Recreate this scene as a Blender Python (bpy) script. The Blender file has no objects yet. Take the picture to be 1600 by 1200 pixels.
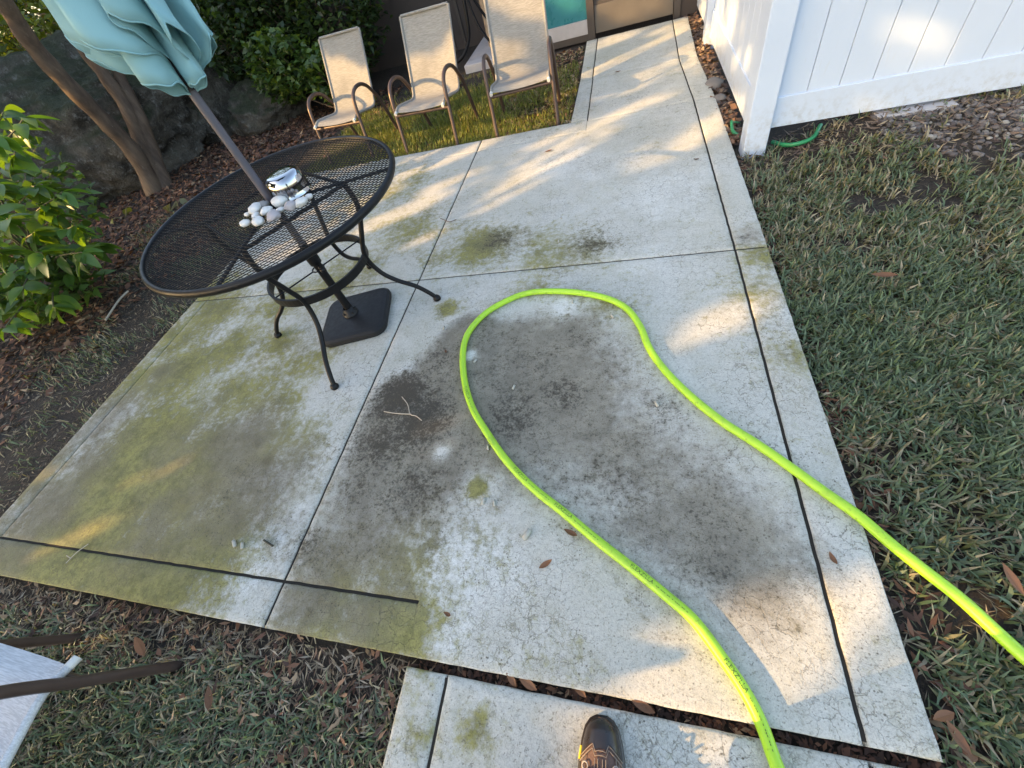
import bpy, bmesh, math, random
import numpy as np
from mathutils import Vector, Matrix, noise as mnoise
random.seed(7); rng = np.random.default_rng(7)
S = bpy.context.scene; COL = S.collection
rad = math.radians

# ------------------------------------------------------------------ camera
CAMH = 1.4
ROT = np.array([[0.9587, 0.0132, 0.2842], [0.1590, 0.8024, -0.5752], [-0.2358, 0.5967, 0.7671]])
def _orth():
    f = 634.; c = (800., 600.)
    r = lambda x, y: np.array([x-c[0], -(y-c[1]), -f])
    a = r(974, -274); a /= np.linalg.norm(a)
    b = -r(-1358, 630); b /= np.linalg.norm(b); b -= a*(a@b); b /= np.linalg.norm(b)
    return np.array([b, a, np.cross(b, a)])
ROT = _orth()
cd = bpy.data.cameras.new('camera'); cam = bpy.data.objects.new('camera', cd); COL.objects.link(cam)
cd.sensor_width = 36; cd.lens = 634/1600*36; cd.clip_start = .02; cd.clip_end = 500
M = Matrix([list(map(float, r)) for r in ROT]).to_4x4(); M.translation = (0, 0, CAMH)
cam.matrix_world = M; S.camera = cam

# ------------------------------------------------------------------ light
SUN_AZ, SUN_EL = 29., 22.      # direction the light travels towards (from +X), elevation
SUN_STRENGTH, SKY_STRENGTH, EXPOSURE = 2.15, 0.15, 2.26
w = bpy.data.worlds.new('World'); S.world = w; w.use_nodes = True
nt = w.node_tree; nt.nodes.clear()
sky = nt.nodes.new('ShaderNodeTexSky'); sky.sky_type = 'NISHITA'; sky.sun_disc = False
sky.sun_elevation = rad(SUN_EL); sky.sun_rotation = rad(90-(SUN_AZ+180)); sky.air_density = 1.0; sky.dust_density = 2.0; sky.ozone_density = 1.0
bg = nt.nodes.new('ShaderNodeBackground'); bg.inputs[1].default_value = SKY_STRENGTH
ow = nt.nodes.new('ShaderNodeOutputWorld')
nt.links.new(sky.outputs[0], bg.inputs[0]); nt.links.new(bg.outputs[0], ow.inputs[0])
ld = bpy.data.lights.new('sun', 'SUN'); ld.energy = SUN_STRENGTH; ld.angle = rad(.5); ld.color = (1., .66, .30)
lo = bpy.data.objects.new('sun', ld); COL.objects.link(lo)
ca, sa, ce, se = math.cos(rad(SUN_AZ)), math.sin(rad(SUN_AZ)), math.cos(rad(SUN_EL)), math.sin(rad(SUN_EL))
SD = np.array([ce*ca, ce*sa, -se]); SU = np.array([-sa, ca, 0.]); SW = np.array([se*ca, se*sa, ce])
lo.rotation_euler = Vector(SD).to_track_quat('-Z', 'Y').to_euler(); lo.location = (-12, -7, 9)
V = S.view_settings; V.view_transform = 'Standard'; V.look = 'None'; V.gamma = 1; V.use_curve_mapping = False
V.exposure = EXPOSURE
try:
    V.use_white_balance = True; V.white_balance_temperature = 7400; V.white_balance_tint = 10
except Exception: pass
S.display_settings.display_device = 'sRGB'

# ------------------------------------------------------------------ survey helpers (photo sightings -> world points)
def ray(x, y): return ROT @ np.array([x-800., -(y-600.), -634.])
def G(x, y, z=0.):
    d = ray(x, y); t = (z-CAMH)/d[2]; return np.array([0, 0, CAMH])+t*d
def PX(p):
    v = ROT.T @ (np.asarray(p, float)-np.array([0, 0, CAMH])); return 800+634*v[0]/-v[2], 600-634*v[1]/-v[2]

# ------------------------------------------------------------------ objects
def tag(o, label=None, cat=None, group=None, kind=None):
    if label: o['label'] = label
    if cat: o['category'] = cat
    if group: o['group'] = group
    if kind: o['kind'] = kind
    return o
def empty(name, loc=(0, 0, 0), rz=0.):
    o = bpy.data.objects.new(name, None); COL.objects.link(o); o.location = loc; o.rotation_euler = (0, 0, rz)
    o.empty_display_size = .1; return o
def link(name, me, mat=None, parent=None):
    o = bpy.data.objects.new(name, me); COL.objects.link(o)
    if mat and not me.materials:
        for m in (mat if isinstance(mat, (list, tuple)) else [mat]): me.materials.append(m)
    if parent: o.parent = parent
    return o
def copy_tree(o, parent=None):
    c = o.copy(); COL.objects.link(c)
    if parent: c.parent = parent
    for ch in list(o.children): copy_tree(ch, c)
    return c
def np_mesh(name, verts, faces, col=None, smooth=False, attrs=None):
    """verts (n,3), faces list of equal-size index arrays or one (m,k) array"""
    me = bpy.data.meshes.new(name)
    fl = faces if isinstance(faces, list) else [faces]
    me.vertices.add(len(verts)); me.vertices.foreach_set('co', np.asarray(verts, np.float32).ravel())
    idx = np.concatenate([f.ravel() for f in fl]).astype(np.int32)
    tot = np.concatenate([np.full(len(f), f.shape[1], np.int32) for f in fl])
    st = np.concatenate([[0], np.cumsum(tot)[:-1]]).astype(np.int32)
    me.loops.add(len(idx)); me.loops.foreach_set('vertex_index', idx)
    me.polygons.add(len(tot)); me.polygons.foreach_set('loop_start', st); me.polygons.foreach_set('loop_total', tot)
    if smooth: me.polygons.foreach_set('use_smooth', np.ones(len(tot), bool))
    me.update(calc_edges=True); me.validate()
    def addc(n, c):
        a = me.color_attributes.new(n, 'FLOAT_COLOR', 'POINT')
        c = np.asarray(c, np.float32)
        if c.shape[1] == 3: c = np.c_[c, np.ones(len(c), np.float32)]
        a.data.foreach_set('color', c.ravel())
    if col is not None: addc('col', col)
    for k, v in (attrs or {}).items(): addc(k, v)
    return me

class MB:
    """collects pieces of ONE mesh object"""
    def __init__(s): s.v = []; s.f = []; s.sm = []; s.mi = []
    def add(s, v, f, smooth=False, mi=0):
        b = len(s.v); s.v += [tuple(map(float, p)) for p in v]; s.f += [tuple(i+b for i in q) for q in f]; s.sm += [smooth]*len(f); s.mi += [mi]*len(f); return s
    def box(s, lo, hi, bev=0., mat=None, mi=0):
        bm = bmesh.new(); bmesh.ops.create_cube(bm, size=1)
        lo = Vector(lo); hi = Vector(hi)
        for v in bm.verts: v.co = Vector([lo[i]+(v.co[i]+.5)*(hi[i]-lo[i]) for i in range(3)])
        if bev: bmesh.ops.bevel(bm, geom=bm.edges[:], offset=bev, segments=2, affect='EDGES', profile=.5)
        if mat: bmesh.ops.transform(bm, matrix=mat, verts=bm.verts)
        bm.verts.index_update()
        s.add([v.co for v in bm.verts], [[v.index for v in f.verts] for f in bm.faces], False, mi); bm.free(); return s
    def tube(s, pts, r, n=10, caps=True, r2=None, up=None, mi=0):
        """r radius (number or list); r2 gives a flat section: r along 'side', r2 along the other axis"""
        P = [Vector(p) for p in pts]; k = len(P); R1 = r if isinstance(r, (list, tuple)) else [r]*k
        ratio = 1. if r2 is None else r2/R1[0]
        T = [(P[min(i+1, k-1)]-P[max(i-1, 0)]).normalized() for i in range(k)]
        u = Vector(up) if up else (Vector((0, 0, 1)) if abs(T[0].z) < .9 else Vector((1, 0, 0)))
        vs = []; fs = []; a = None
        for i in range(k):
            a = (u - T[i]*u.dot(T[i])).normalized() if (a is None or up) else (a-T[i]*a.dot(T[i])).normalized()
            b = T[i].cross(a)
            for j in range(n):
                q = 2*math.pi*j/n; vs.append(P[i]+a*(R1[i]*ratio*math.cos(q))+b*(R1[i]*math.sin(q)))
        for i in range(k-1):
            for j in range(n): fs.append((i*n+j, i*n+(j+1) % n, (i+1)*n+(j+1) % n, (i+1)*n+j))
        s.add(vs, fs, True, mi)
        if caps: s.add(vs[:n], [tuple(range(n))[::-1]], False, mi); s.add(vs[-n:], [tuple(range(n))], False, mi)
        return s
    def lathe(s, prof, c=(0, 0, 0), n=24, mi=0, close=True):
        vs = []; fs = []
        for (r, z) in prof:
            for j in range(n): q = 2*math.pi*j/n; vs.append((c[0]+r*math.cos(q), c[1]+r*math.sin(q), c[2]+z))
        for i in range(len(prof)-1):
            for j in range(n): fs.append((i*n+j, i*n+(j+1) % n, (i+1)*n+(j+1) % n, (i+1)*n+j))
        s.add(vs, fs, True, mi)
        if close:
            s.add(vs[-n:], [tuple(range(n))], False, mi); s.add(vs[:n], [tuple(range(n))[::-1]], False, mi)
        return s
    def mesh(s, name):
        me = bpy.data.meshes.new(name); me.from_pydata(s.v, [], s.f)
        me.polygons.foreach_set('use_smooth', s.sm); me.polygons.foreach_set('material_index', s.mi); me.update(); return me
    def build(s, name, mat, parent=None): return link(name, s.mesh(name), mat, parent)
def smooth_path(pts, sub=8):
    P = [np.array(p, float) for p in pts]; P = [2*P[0]-P[1]]+P+[2*P[-1]-P[-2]]; out = []
    for i in range(1, len(P)-2):
        for k in range(sub):
            t = k/sub; a, b, c, d = P[i-1:i+3]
            out.append(.5*((2*b)+(-a+c)*t+(2*a-5*b+4*c-d)*t*t+(-a+3*b-3*c+d)*t**3))
    out.append(P[-2]); return out

# ------------------------------------------------------------------ materials
class NT:
    def __init__(s, name):
        s.m = bpy.data.materials.new(name); s.m.use_nodes = True; s.t = s.m.node_tree; s.b = s.t.nodes['Principled BSDF']; s.out = s.t.nodes['Material Output']
    def n(s, typ, **kw):
        d = s.t.nodes.new(typ)
        for k, v in kw.items():
            if hasattr(d, k) and not k.startswith('i_'): setattr(d, k, v)
        return d
    def set(s, sock, v):
        if hasattr(v, 'links') or hasattr(v, 'is_linked'): s.t.links.new(v, sock)
        else:
            if isinstance(v, (tuple, list)) and len(v) == 3 and sock.type == 'RGBA': v = (*v, 1)
            sock.default_value = v
    def pos(s, scale=(1, 1, 1)):
        tc = s.n('ShaderNodeTexCoord'); mp = s.n('ShaderNodeMapping'); s.t.links.new(tc.outputs['Object'], mp.inputs[0]); mp.inputs['Scale'].default_value = scale; return mp.outputs[0]
    def noise(s, vec, scale, detail=4, rough=.55, dist=0., col=False):
        d = s.n('ShaderNodeTexNoise'); s.set(d.inputs['Vector'], vec); d.inputs['Scale'].default_value = scale; d.inputs['Detail'].default_value = detail; d.inputs['Roughness'].default_value = rough; d.inputs['Distortion'].default_value = dist
        return d.outputs['Color' if col else 'Fac']
    def voro(s, vec, scale, feature='F1', out='Distance', rand=1.):
        d = s.n('ShaderNodeTexVoronoi'); d.feature = feature; s.set(d.inputs['Vector'], vec); d.inputs['Scale'].default_value = scale; d.inputs['Randomness'].default_value = rand; return d.outputs[out]
    def math(s, op, a, b=None, clamp=False):
        d = s.n('ShaderNodeMath'); d.operation = op; d.use_clamp = clamp; s.set(d.inputs[0], a)
        if b is not None: s.set(d.inputs[1], b)
        return d.outputs[0]
    def rng(s, v, a, b, c=0., d_=1., typ='SMOOTHSTEP'):
        d = s.n('ShaderNodeMapRange'); d.interpolation_type = typ; s.set(d.inputs[0], v)
        for i, q in enumerate((a, b, c, d_)): d.inputs[1+i].default_value = q
        return d.outputs[0]
    def mix(s, f, a, b, typ='MIX'):
        d = s.n('ShaderNodeMix'); d.data_type = 'RGBA'; d.blend_type = typ; d.clamp_factor = True
        s.set(d.inputs[0], f); s.set(d.inputs[6], a); s.set(d.inputs[7], b); return d.outputs[2]
    def attr(s, name, out='Color'):
        d = s.n('ShaderNodeAttribute'); d.attribute_name = name; return d.outputs[out]
    def bump(s, h, strength=.3, dist=.01):
        d = s.n('ShaderNodeBump'); d.inputs['Strength'].default_value = strength; d.inputs['Distance'].default_value = dist; s.set(d.inputs['Height'], h); s.t.links.new(d.outputs[0], s.b.inputs['Normal']); return d
    def base(s, c, rough=.6, metal=0., spec=None):
        s.set(s.b.inputs['Base Color'], c); s.set(s.b.inputs['Roughness'], rough); s.b.inputs['Metallic'].default_value = metal
        if spec is not None: s.b.inputs['Specular IOR Level'].default_value = spec
        return s.m
def simple(name, c, rough=.6, metal=0., var=.25, scale=30, bump=.0, spec=None):
    t = NT(name); p = t.pos(); n = t.noise(p, scale, 5)
    d = tuple(x*(1-var) for x in c); l = tuple(min(1, x*(1+var)) for x in c)
    t.base(t.mix(n, d, l), t.rng(n, .2, .8, max(0, rough-.1), min(1, rough+.1)), metal, spec)
    if bump: t.bump(t.noise(p, scale*2, 4), bump, .004)
    return t.m
def foliage_mat(name, attr=True, c=(.06, .1, .03), trans=.35, rough=.45, var=.35, tint=(1.6, 1.5, .5)):
    t = NT(name)
    if attr: c0 = t.attr('col')
    else:
        oi = t.n('ShaderNodeObjectInfo'); c0 = t.mix(oi.outputs['Random'], tuple(x*(1-var) for x in c), tuple(x*(1+var) for x in c))
    t.base(c0, rough)
    tr = t.n('ShaderNodeBsdfTranslucent'); t.set(tr.inputs[0], t.mix(1., c0, tint, 'MULTIPLY'))
    mx = t.n('ShaderNodeMixShader'); mx.inputs[0].default_value = trans
    t.t.links.new(t.b.outputs[0], mx.inputs[1]); t.t.links.new(tr.outputs[0], mx.inputs[2]); t.t.links.new(mx.outputs[0], t.out.inputs[0])
    return t.m

def concrete_mat(name='worn_concrete'):
    t = NT(name); p = t.pos()
    big = t.noise(p, 1.6, 6, .6); mid = t.noise(p, 9, 7, .7); m2 = t.noise(p, 28, 6, .7); fine = t.noise(p, 80, 6, .75); grit = t.noise(p, 240, 4, .7)
    cen = lambda v, k: t.math('MULTIPLY', t.math('SUBTRACT', v, .5), k)
    c = t.mix(t.rng(big, .3, .7), (.50, .485, .415), (.58, .565, .51))
    c = t.mix(t.math('MULTIPLY', t.rng(mid, .45, .72), .5), c, (.38, .355, .26))
    a = t.attr('stain'); sp = t.n('ShaderNodeSeparateColor'); t.t.links.new(a, sp.inputs[0]); al = t.attr('stain', 'Alpha')
    rg = cen(t.noise(p, 6, 8, .72, .3), .9); rg2 = cen(t.noise(p, 2.6, 8, .72, .5), 1.0)
    # bleached patches
    wm = t.rng(t.math('ADD', sp.outputs[2], t.math('ADD', rg2, t.math('MULTIPLY', rg, .5))), .3, .75)
    c = t.mix(t.math('MULTIPLY', wm, .8), c, (.69, .685, .64))
    # algae
    gf = t.math('ADD', sp.outputs[1], t.math('ADD', t.math('MULTIPLY', rg2, .9), t.math('ADD', t.math('MULTIPLY', rg, .8), cen(m2, 1.1))))
    gm = t.rng(gf, .05, .56)
    gcol = t.mix(t.rng(t.math('ADD', t.math('MULTIPLY', t.noise(p, 7, 7, .75), .6), t.math('MULTIPLY', m2, .4)), .36, .64), (.115, .104, .012), (.275, .245, .045))
    c = t.mix(t.math('MULTIPLY', gm, .9), c, gcol)
    # grey brown grime film, with the far left end's shade painted in
    dm = t.rng(t.math('ADD', sp.outputs[0], t.math('ADD', t.math('MULTIPLY', rg, .7), cen(m2, .5))), .14, .62)
    dcol = t.mix(t.rng(t.math('ADD', t.math('MULTIPLY', mid, .6), t.math('MULTIPLY', fine, .4)), .35, .65), (.115, .092, .058), (.275, .245, .185))
    c = t.mix(t.math('MULTIPLY', dm, .84), c, dcol)
    # black mould, broken up by speckles
    km = t.rng(t.math('ADD', al, t.math('ADD', t.math('MULTIPLY', rg, .8), t.math('ADD', cen(fine, 2.1), cen(m2, 1.7)))), .34, 1.0)
    c = t.mix(t.math('MULTIPLY', km, .88), c, (.032, .025, .017))
    # pits, specks, dirt flecks
    pit = t.rng(t.noise(p, 120, 4, .7), .575, .665)
    c = t.mix(t.math('MULTIPLY', pit, t.math('ADD', .42, t.math('MULTIPLY', dm, .3))), c, (.10, .085, .06))
    sv = t.voro(p, 60); spk = t.math('MULTIPLY', t.rng(sv, .10, .22, 1., 0.), t.rng(t.math('ADD', t.noise(p, 6, 4, .6), t.math('MULTIPLY', al, .22)), .48, .62))
    c = t.mix(t.math('MULTIPLY', spk, .75), c, (.07, .055, .035))
    fl = t.n('ShaderNodeMapping'); t.t.links.new(p, fl.inputs[0]); fl.inputs['Scale'].default_value = (1., .45, 1.); fl.inputs['Rotation'].default_value = (0, 0, .7)
    flk = t.math('MULTIPLY', t.rng(t.noise(fl.outputs[0], 40, 5, .7), .63, .70), t.rng(t.noise(p, 2.2, 4), .42, .6))
    c = t.mix(t.math('MULTIPLY', flk, .5), c, (.13, .115, .06))
    # map cracking
    wv = t.n('ShaderNodeVectorMath'); wv.operation = 'ADD'; t.set(wv.inputs[0], p)
    ws = t.n('ShaderNodeVectorMath'); ws.operation = 'SCALE'; t.set(ws.inputs[0], t.noise(p, 22, 5, .65, 0, True)); ws.inputs['Scale'].default_value = .05; t.t.links.new(ws.outputs[0], wv.inputs[1])
    ed = t.voro(wv.outputs[0], 21, 'DISTANCE_TO_EDGE'); ed2 = t.voro(wv.outputs[0], 47, 'DISTANCE_TO_EDGE')
    cr = t.math('MAXIMUM', t.math('MULTIPLY', t.rng(ed, .006, .034, 1., 0.), t.rng(t.noise(p, 3.1, 5, .6), .40, .62)), t.math('MULTIPLY', t.rng(ed2, .012, .06, 1., 0.), t.math('MULTIPLY', t.rng(t.noise(p, 2.3, 5, .6), .44, .66), .8)))
    c = t.mix(t.math('MULTIPLY', t.math('MULTIPLY', cr, t.rng(m2, .36, .56)), .62), c, (.09, .078, .055))
    c = t.mix(t.rng(t.math('ADD', t.math('MULTIPLY', fine, .55), t.math('MULTIPLY', grit, .45)), .42, .66, .0, .5), c, t.mix(.65, c, (.02, .018, .012)))
    t.base(c, t.rng(mid, .2, .8, .75, .95))
    h = t.math('SUBTRACT', t.math('ADD', t.math('MULTIPLY', fine, .6), t.math('MULTIPLY', grit, .4)), t.math('ADD', t.math('MULTIPLY', cr, .5), t.math('MULTIPLY', pit, .5)))
    t.bump(h, .7, .004); return t.m
def soil_mat():
    t = NT('soil'); p = t.pos(); a = t.noise(p, 3, 6, .6); b = t.noise(p, 60, 6, .75)
    c = t.mix(a, (.022, .017, .013), (.05, .037, .026)); c = t.mix(t.rng(b, .5, .8), c, (.14, .10, .065))
    t.base(c, .95); t.bump(b, .9, .02); return t.m
def rock_mat():
    t = NT('limestone'); p = t.pos(); a = t.noise(p, 2.2, 8, .7, .6); b = t.noise(p, 14, 7, .7); m = t.noise(p, 1.3, 5, .6)
    f3 = t.noise(p, 45, 6, .75); c = t.mix(t.rng(a, .34, .66), (.035, .027, .019), (.21, .185, .15)); c = t.mix(t.rng(t.math('ADD', t.math('MULTIPLY', b, .6), t.math('MULTIPLY', f3, .4)), .5, .66), c, (.40, .385, .35)); c = t.mix(t.rng(f3, .52, .7, 0., .7), c, (.03, .026, .02))
    n = t.n('ShaderNodeNewGeometry'); sx = t.n('ShaderNodeSeparateXYZ'); t.t.links.new(n.outputs['Normal'], sx.inputs[0])
    mos = t.rng(t.math('ADD', t.math('MULTIPLY', sx.outputs[2], .8), t.math('MULTIPLY', t.math('SUBTRACT', m, .5), 1.6)), .1, .75)
    c = t.mix(t.math('MULTIPLY', mos, .9), c, t.mix(b, (.02, .028, .012), (.07, .085, .035)))
    t.base(c, .95); t.bump(t.math('ADD', t.math('ADD', b, a), f3), 1., .06); return t.m
def bark_mat():
    t = NT('bark'); p = t.pos((1, 1, .25)); a = t.noise(p, 9, 7, .65); b = t.noise(p, 30, 5, .7)
    c = t.mix(t.rng(a, .3, .7), (.06, .038, .027), (.155, .105, .07)); c = t.mix(t.rng(b, .6, .75), c, (.21, .165, .125))
    t.base(c, .85); t.bump(t.math('ADD', a, b), .6, .012); return t.m
def sling_mat(name, a, b):
    t = NT(name); p = t.pos()
    wv = t.n('ShaderNodeTexWave'); wv.wave_type = 'BANDS'; wv.bands_direction = 'Z'; t.set(wv.inputs[0], p); wv.inputs['Scale'].default_value = 45; wv.inputs['Distortion'].default_value = 1.5; wv.inputs['Detail'].default_value = 3
    st = t.noise(t.pos((6, 110, 110)), 3, 3, .6)
    n = t.noise(p, 3, 5)
    c = t.mix(t.rng(st, .35, .65), a, b); c = t.mix(t.math('MULTIPLY', t.rng(n, .45, .75), .35), c, tuple(x*.55 for x in a))
    t.base(c, .75); t.bump(st, .1, .0015)
    tr = t.n('ShaderNodeBsdfTranslucent'); t.set(tr.inputs[0], c); mx = t.n('ShaderNodeMixShader'); mx.inputs[0].default_value = .15
    t.t.links.new(t.b.outputs[0], mx.inputs[1]); t.t.links.new(tr.outputs[0], mx.inputs[2]); t.t.links.new(mx.outputs[0], t.out.inputs[0]); return t.m
def vinyl_mat():
    t = NT('sky_tinted_vinyl'); p = t.pos(); n = t.noise(p, 4, 6, .6); sc = t.noise(t.pos((6, 6, 1)), 8, 5, .6)
    c = t.mix(t.math('MULTIPLY', t.rng(n, .4, .8), .25), (.54, .61, .71), (.48, .53, .60)); c = t.mix(t.math('MULTIPLY', t.rng(sc, .62, .78), .3), c, (.50, .50, .48))  # blue of the reflected sky put into the white vinyl's base colour
    sz = t.n('ShaderNodeSeparateXYZ'); t.t.links.new(t.pos(), sz.inputs[0])
    dz = t.math('MULTIPLY', t.rng(sz.outputs[2], .10, .34, 1., 0.), t.rng(t.noise(p, 26, 6, .75), .42, .68))
    c = t.mix(t.math('MULTIPLY', dz, .45), c, (.30, .26, .19))
    t.base(c, t.rng(n, .3, .7, .28, .45)); t.bump(n, .05, .004); return t.m
def canvas_mat():
    t = NT('teal_canvas'); p = t.pos(); n = t.noise(p, 5, 5); f = t.noise(p, 220, 2)
    c = t.mix(n, (.25, .48, .505), (.34, .59, .62)); c = t.mix(t.math('MULTIPLY', t.rng(t.noise(p, 12, 5, .7), .6, .8), .3), c, (.10, .24, .25))
    t.base(c, .8); t.bump(t.math('ADD', f, t.math('MULTIPLY', n, 2)), .15, .003)
    tr = t.n('ShaderNodeBsdfTranslucent'); t.set(tr.inputs[0], c); mx = t.n('ShaderNodeMixShader'); mx.inputs[0].default_value = .25
    t.t.links.new(t.b.outputs[0], mx.inputs[1]); t.t.links.new(tr.outputs[0], mx.inputs[2]); t.t.links.new(mx.outputs[0], t.out.inputs[0]); return t.m
def hose_mat():
    t = NT('lime_hose'); p = t.pos(); n = t.noise(p, 18, 5, .7)
    c = t.mix(t.math('MULTIPLY', t.rng(n, .5, .75), .55), (.34, .60, .035), (.20, .33, .045)); c = t.mix(t.math('MULTIPLY', t.rng(t.noise(p, 55, 5, .7), .58, .68), .45), c, (.10, .14, .03)); t.base(c, .38); t.bump(t.noise(p, 120, 3), .06, .002); return t.m
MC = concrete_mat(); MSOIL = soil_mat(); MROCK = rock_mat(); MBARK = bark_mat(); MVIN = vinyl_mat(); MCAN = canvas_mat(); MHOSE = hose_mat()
MSLING = sling_mat('tan_sling', (.25, .235, .205), (.37, .35, .315)); MSLINGW = sling_mat('pale_sling', (.50, .51, .52), (.68, .69, .70))
MBRONZE = simple('bronze_tube', (.09, .06, .05), .38, .35, .15, 12); MBLACK = simple('black_powder_coat', (.008, .008, .009), .42, .0, .3, 25, 0, .22)
MPOLE = simple('grey_brown_pole', (.10, .095, .115), .5, .2, .15, 12); MBASE = simple('black_resin', (.012, .012, .013), .5, 0, .3, 40, .2, .3)
MPLUG = simple('cream_plug', (.62, .60, .55), .5); MSTEEL = simple('polished_steel', (.42, .43, .45), .07, 1., .06, 4)
MSTONE = simple('white_stone', (.60, .58, .55), .75, 0, .28, 40, .4); MSTONEP = simple('pink_grey_stone', (.36, .32, .32), .65, 0, .25, 25, .25); MSTONEG = simple('grey_stone', (.20, .20, .20), .7, 0, .25, 25, .25)
MLEAF = foliage_mat('leaf_mass'); MCROWN = foliage_mat('crown_leaves', trans=.0, rough=.6); MGRASS = foliage_mat('grass_blades', trans=.25, rough=.5); MLIT = foliage_mat('dry_leaf_litter', trans=.1, rough=.75)
MLEAF1 = foliage_mat('broad_leaf', False, (.075, .155, .035), .5, .35, .35, (2.6, 2.2, .5))
MDRY = foliage_mat('dry_leaf', False, (.17, .075, .035), .1, .7, .4)
MTWIG = simple('pale_twig', (.42, .36, .28), .8, 0, .2, 60); MPOD = simple('pale_seed_pod', (.40, .38, .32), .7, 0, .25, 80)
MTEAL = simple('teal_panel', (.03, .19, .22), .3, 0, .45, 5); MBROWNWALL = simple('brown_wall', (.065, .048, .040), .7, 0, .35, 6, .2); MFRAME = simple('brown_aluminium', (.085, .07, .062), .45, .3, .2, 9)
MKICK = simple('grey_brown_plate', (.135, .115, .095), .5, .1, .3, 5); MDECK = simple('pale_curb', (.42, .40, .40), .85, 0, .2, 12, .3); MTAN = simple('tan_post', (.36, .27, .19), .8, 0, .2, 9, .2)
MGHOSE = simple('green_rubber', (.01, .2, .075), .4); MCHIP = foliage_mat('chips', trans=.0, rough=.9)
MSHOE = simple('black_rubber_toe', (.022, .018, .018), .33, 0, .3, 40); MSUEDE = simple('brown_suede', (.13, .075, .06), .85, 0, .3, 60, .3); MSTITCH = simple('tan_stitch', (.20, .155, .125), .8); MLACE = simple('red_brown_lace', (.13, .035, .035), .8, 0, .5, 200); MYEL = simple('yellow_tab', (.65, .5, .03), .5)
MCLOTH = simple('dark_denim', (.03, .035, .05), .85, 0, .2, 80, .3); MSHIRT = simple('grey_shirt', (.2, .2, .21), .85); MSKIN = simple('skin', (.45, .28, .2), .5, 0, .1, 20); MHAIR = simple('dark_hair', (.03, .02, .015), .6)
MTEXT = simple('dark_print', (.05, .075, .02), .6)

# ------------------------------------------------------------------ ground
def quad_grid(x0, x1, y0, y1, z, n=2):
    xs = np.linspace(x0, x1, n); ys = np.linspace(y0, y1, n)
    v = np.array([(x, y, z) for y in ys for x in xs]); f = np.array([(j*n+i, j*n+i+1, (j+1)*n+i+1, (j+1)*n+i) for j in range(n-1) for i in range(n-1)]); return v, f
GZ = -.055
def gz(p):
    p = np.atleast_2d(np.asarray(p, float)); sm = lambda t: np.clip(t, 0, 1)**2*(3-2*np.clip(t, 0, 1))
    return GZ+.11*sm((p[:, 1]-2.15)/.75)*sm((p[:, 0]-.84)/.5)
xs = np.r_[-60, -10, np.arange(.6, 6.01, .15), 60]; ys = np.r_[-60, -10, 0, np.arange(2., 3.31, .1), 10, 60]
X_, Y_ = np.meshgrid(xs, ys); v = np.c_[X_.ravel(), Y_.ravel(), gz(np.c_[X_.ravel(), Y_.ravel()])]; n_ = len(xs); I = np.arange(len(v)).reshape(len(ys), n_)
f = np.stack([I[:-1, :-1], I[:-1, 1:], I[1:, 1:], I[1:, :-1]], -1).reshape(-1, 4)
tag(link('ground', np_mesh('ground', v, f, smooth=True), MSOIL), kind='structure')

# ------------------------------------------------------------------ patio slabs
def poly_dist(pts, poly):
    """signed distance, positive inside"""
    poly = np.asarray(poly); n = len(poly); d = np.full(len(pts), 1e9); ins = np.zeros(len(pts), bool)
    for i in range(n):
        a = poly[i]; b = poly[(i+1) % n]; ab = b-a; t = np.clip(((pts-a)@ab)/max(ab@ab, 1e-12), 0, 1)
        d = np.minimum(d, np.hypot(*(pts-a-t[:, None]*ab).T))
        c = ((a[1] > pts[:, 1]) != (b[1] > pts[:, 1])); xx = a[0]+(pts[:, 1]-a[1])*(b[0]-a[0])/(b[1]-a[1]+1e-12); ins ^= c & (pts[:, 0] < xx)
    return np.where(ins, d, -d)
def gp(l): return np.array([G(*q)[:2] for q in l])
DARK = gp([(450, 915), (470, 850), (520, 745), (560, 655), (585, 612), (603, 592), (640, 577), (665, 553), (695, 512), (735, 488), (800, 497), (850, 490), (905, 470), (945, 490), (975, 530), (1010, 585), (1080, 650), (1150, 715), (1195, 775), (1225, 850), (1235, 930), (1170, 960), (1090, 930), (1010, 880), (930, 820), (860, 790), (800, 800), (745, 800), (700, 840), (640, 890), (600, 960), (530, 955)])
DARK2 = gp([(930, 830), (1010, 870), (1090, 930), (1180, 985), (1240, 940), (1250, 860), (1200, 780), (1100, 720), (1000, 760)])
def blobs(pts, l):
    m = np.zeros(len(pts))
    for (x, y, r, k) in l:
        c = G(x, y)[:2]; d2 = ((pts-c)**2).sum(1)/r**2; m = np.maximum(m, k*np.exp(-d2))
    return m
DB = [(330, 780, .35, .5), (240, 830, .3, .45), (450, 830, .2, .4), (500, 870, .2, .6), (620, 900, .2, .4), (790, 372, .22, .42), (920, 385, .24, .36), (850, 390, .2, .25), (400, 760, .35, .6), (330, 640, .22, .35), (1170, 370, .12, .5), (380, 690, .28, .65), (1100, 880, .3, .45), (1120, 1120, .3, .15), (480, 930, .16, .7), (560, 960, .16, .5), (90, 700, .4, .5), (170, 650, .3, .55), (250, 590, .2, .4), (60, 800, .35, .6), (130, 720, .3, .5), (30, 870, .2, .4), (280, 700, .3, .4), (420, 720, .25, .4)]  # grime blobs; the far-left ones also paint in the shade of that end
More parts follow.
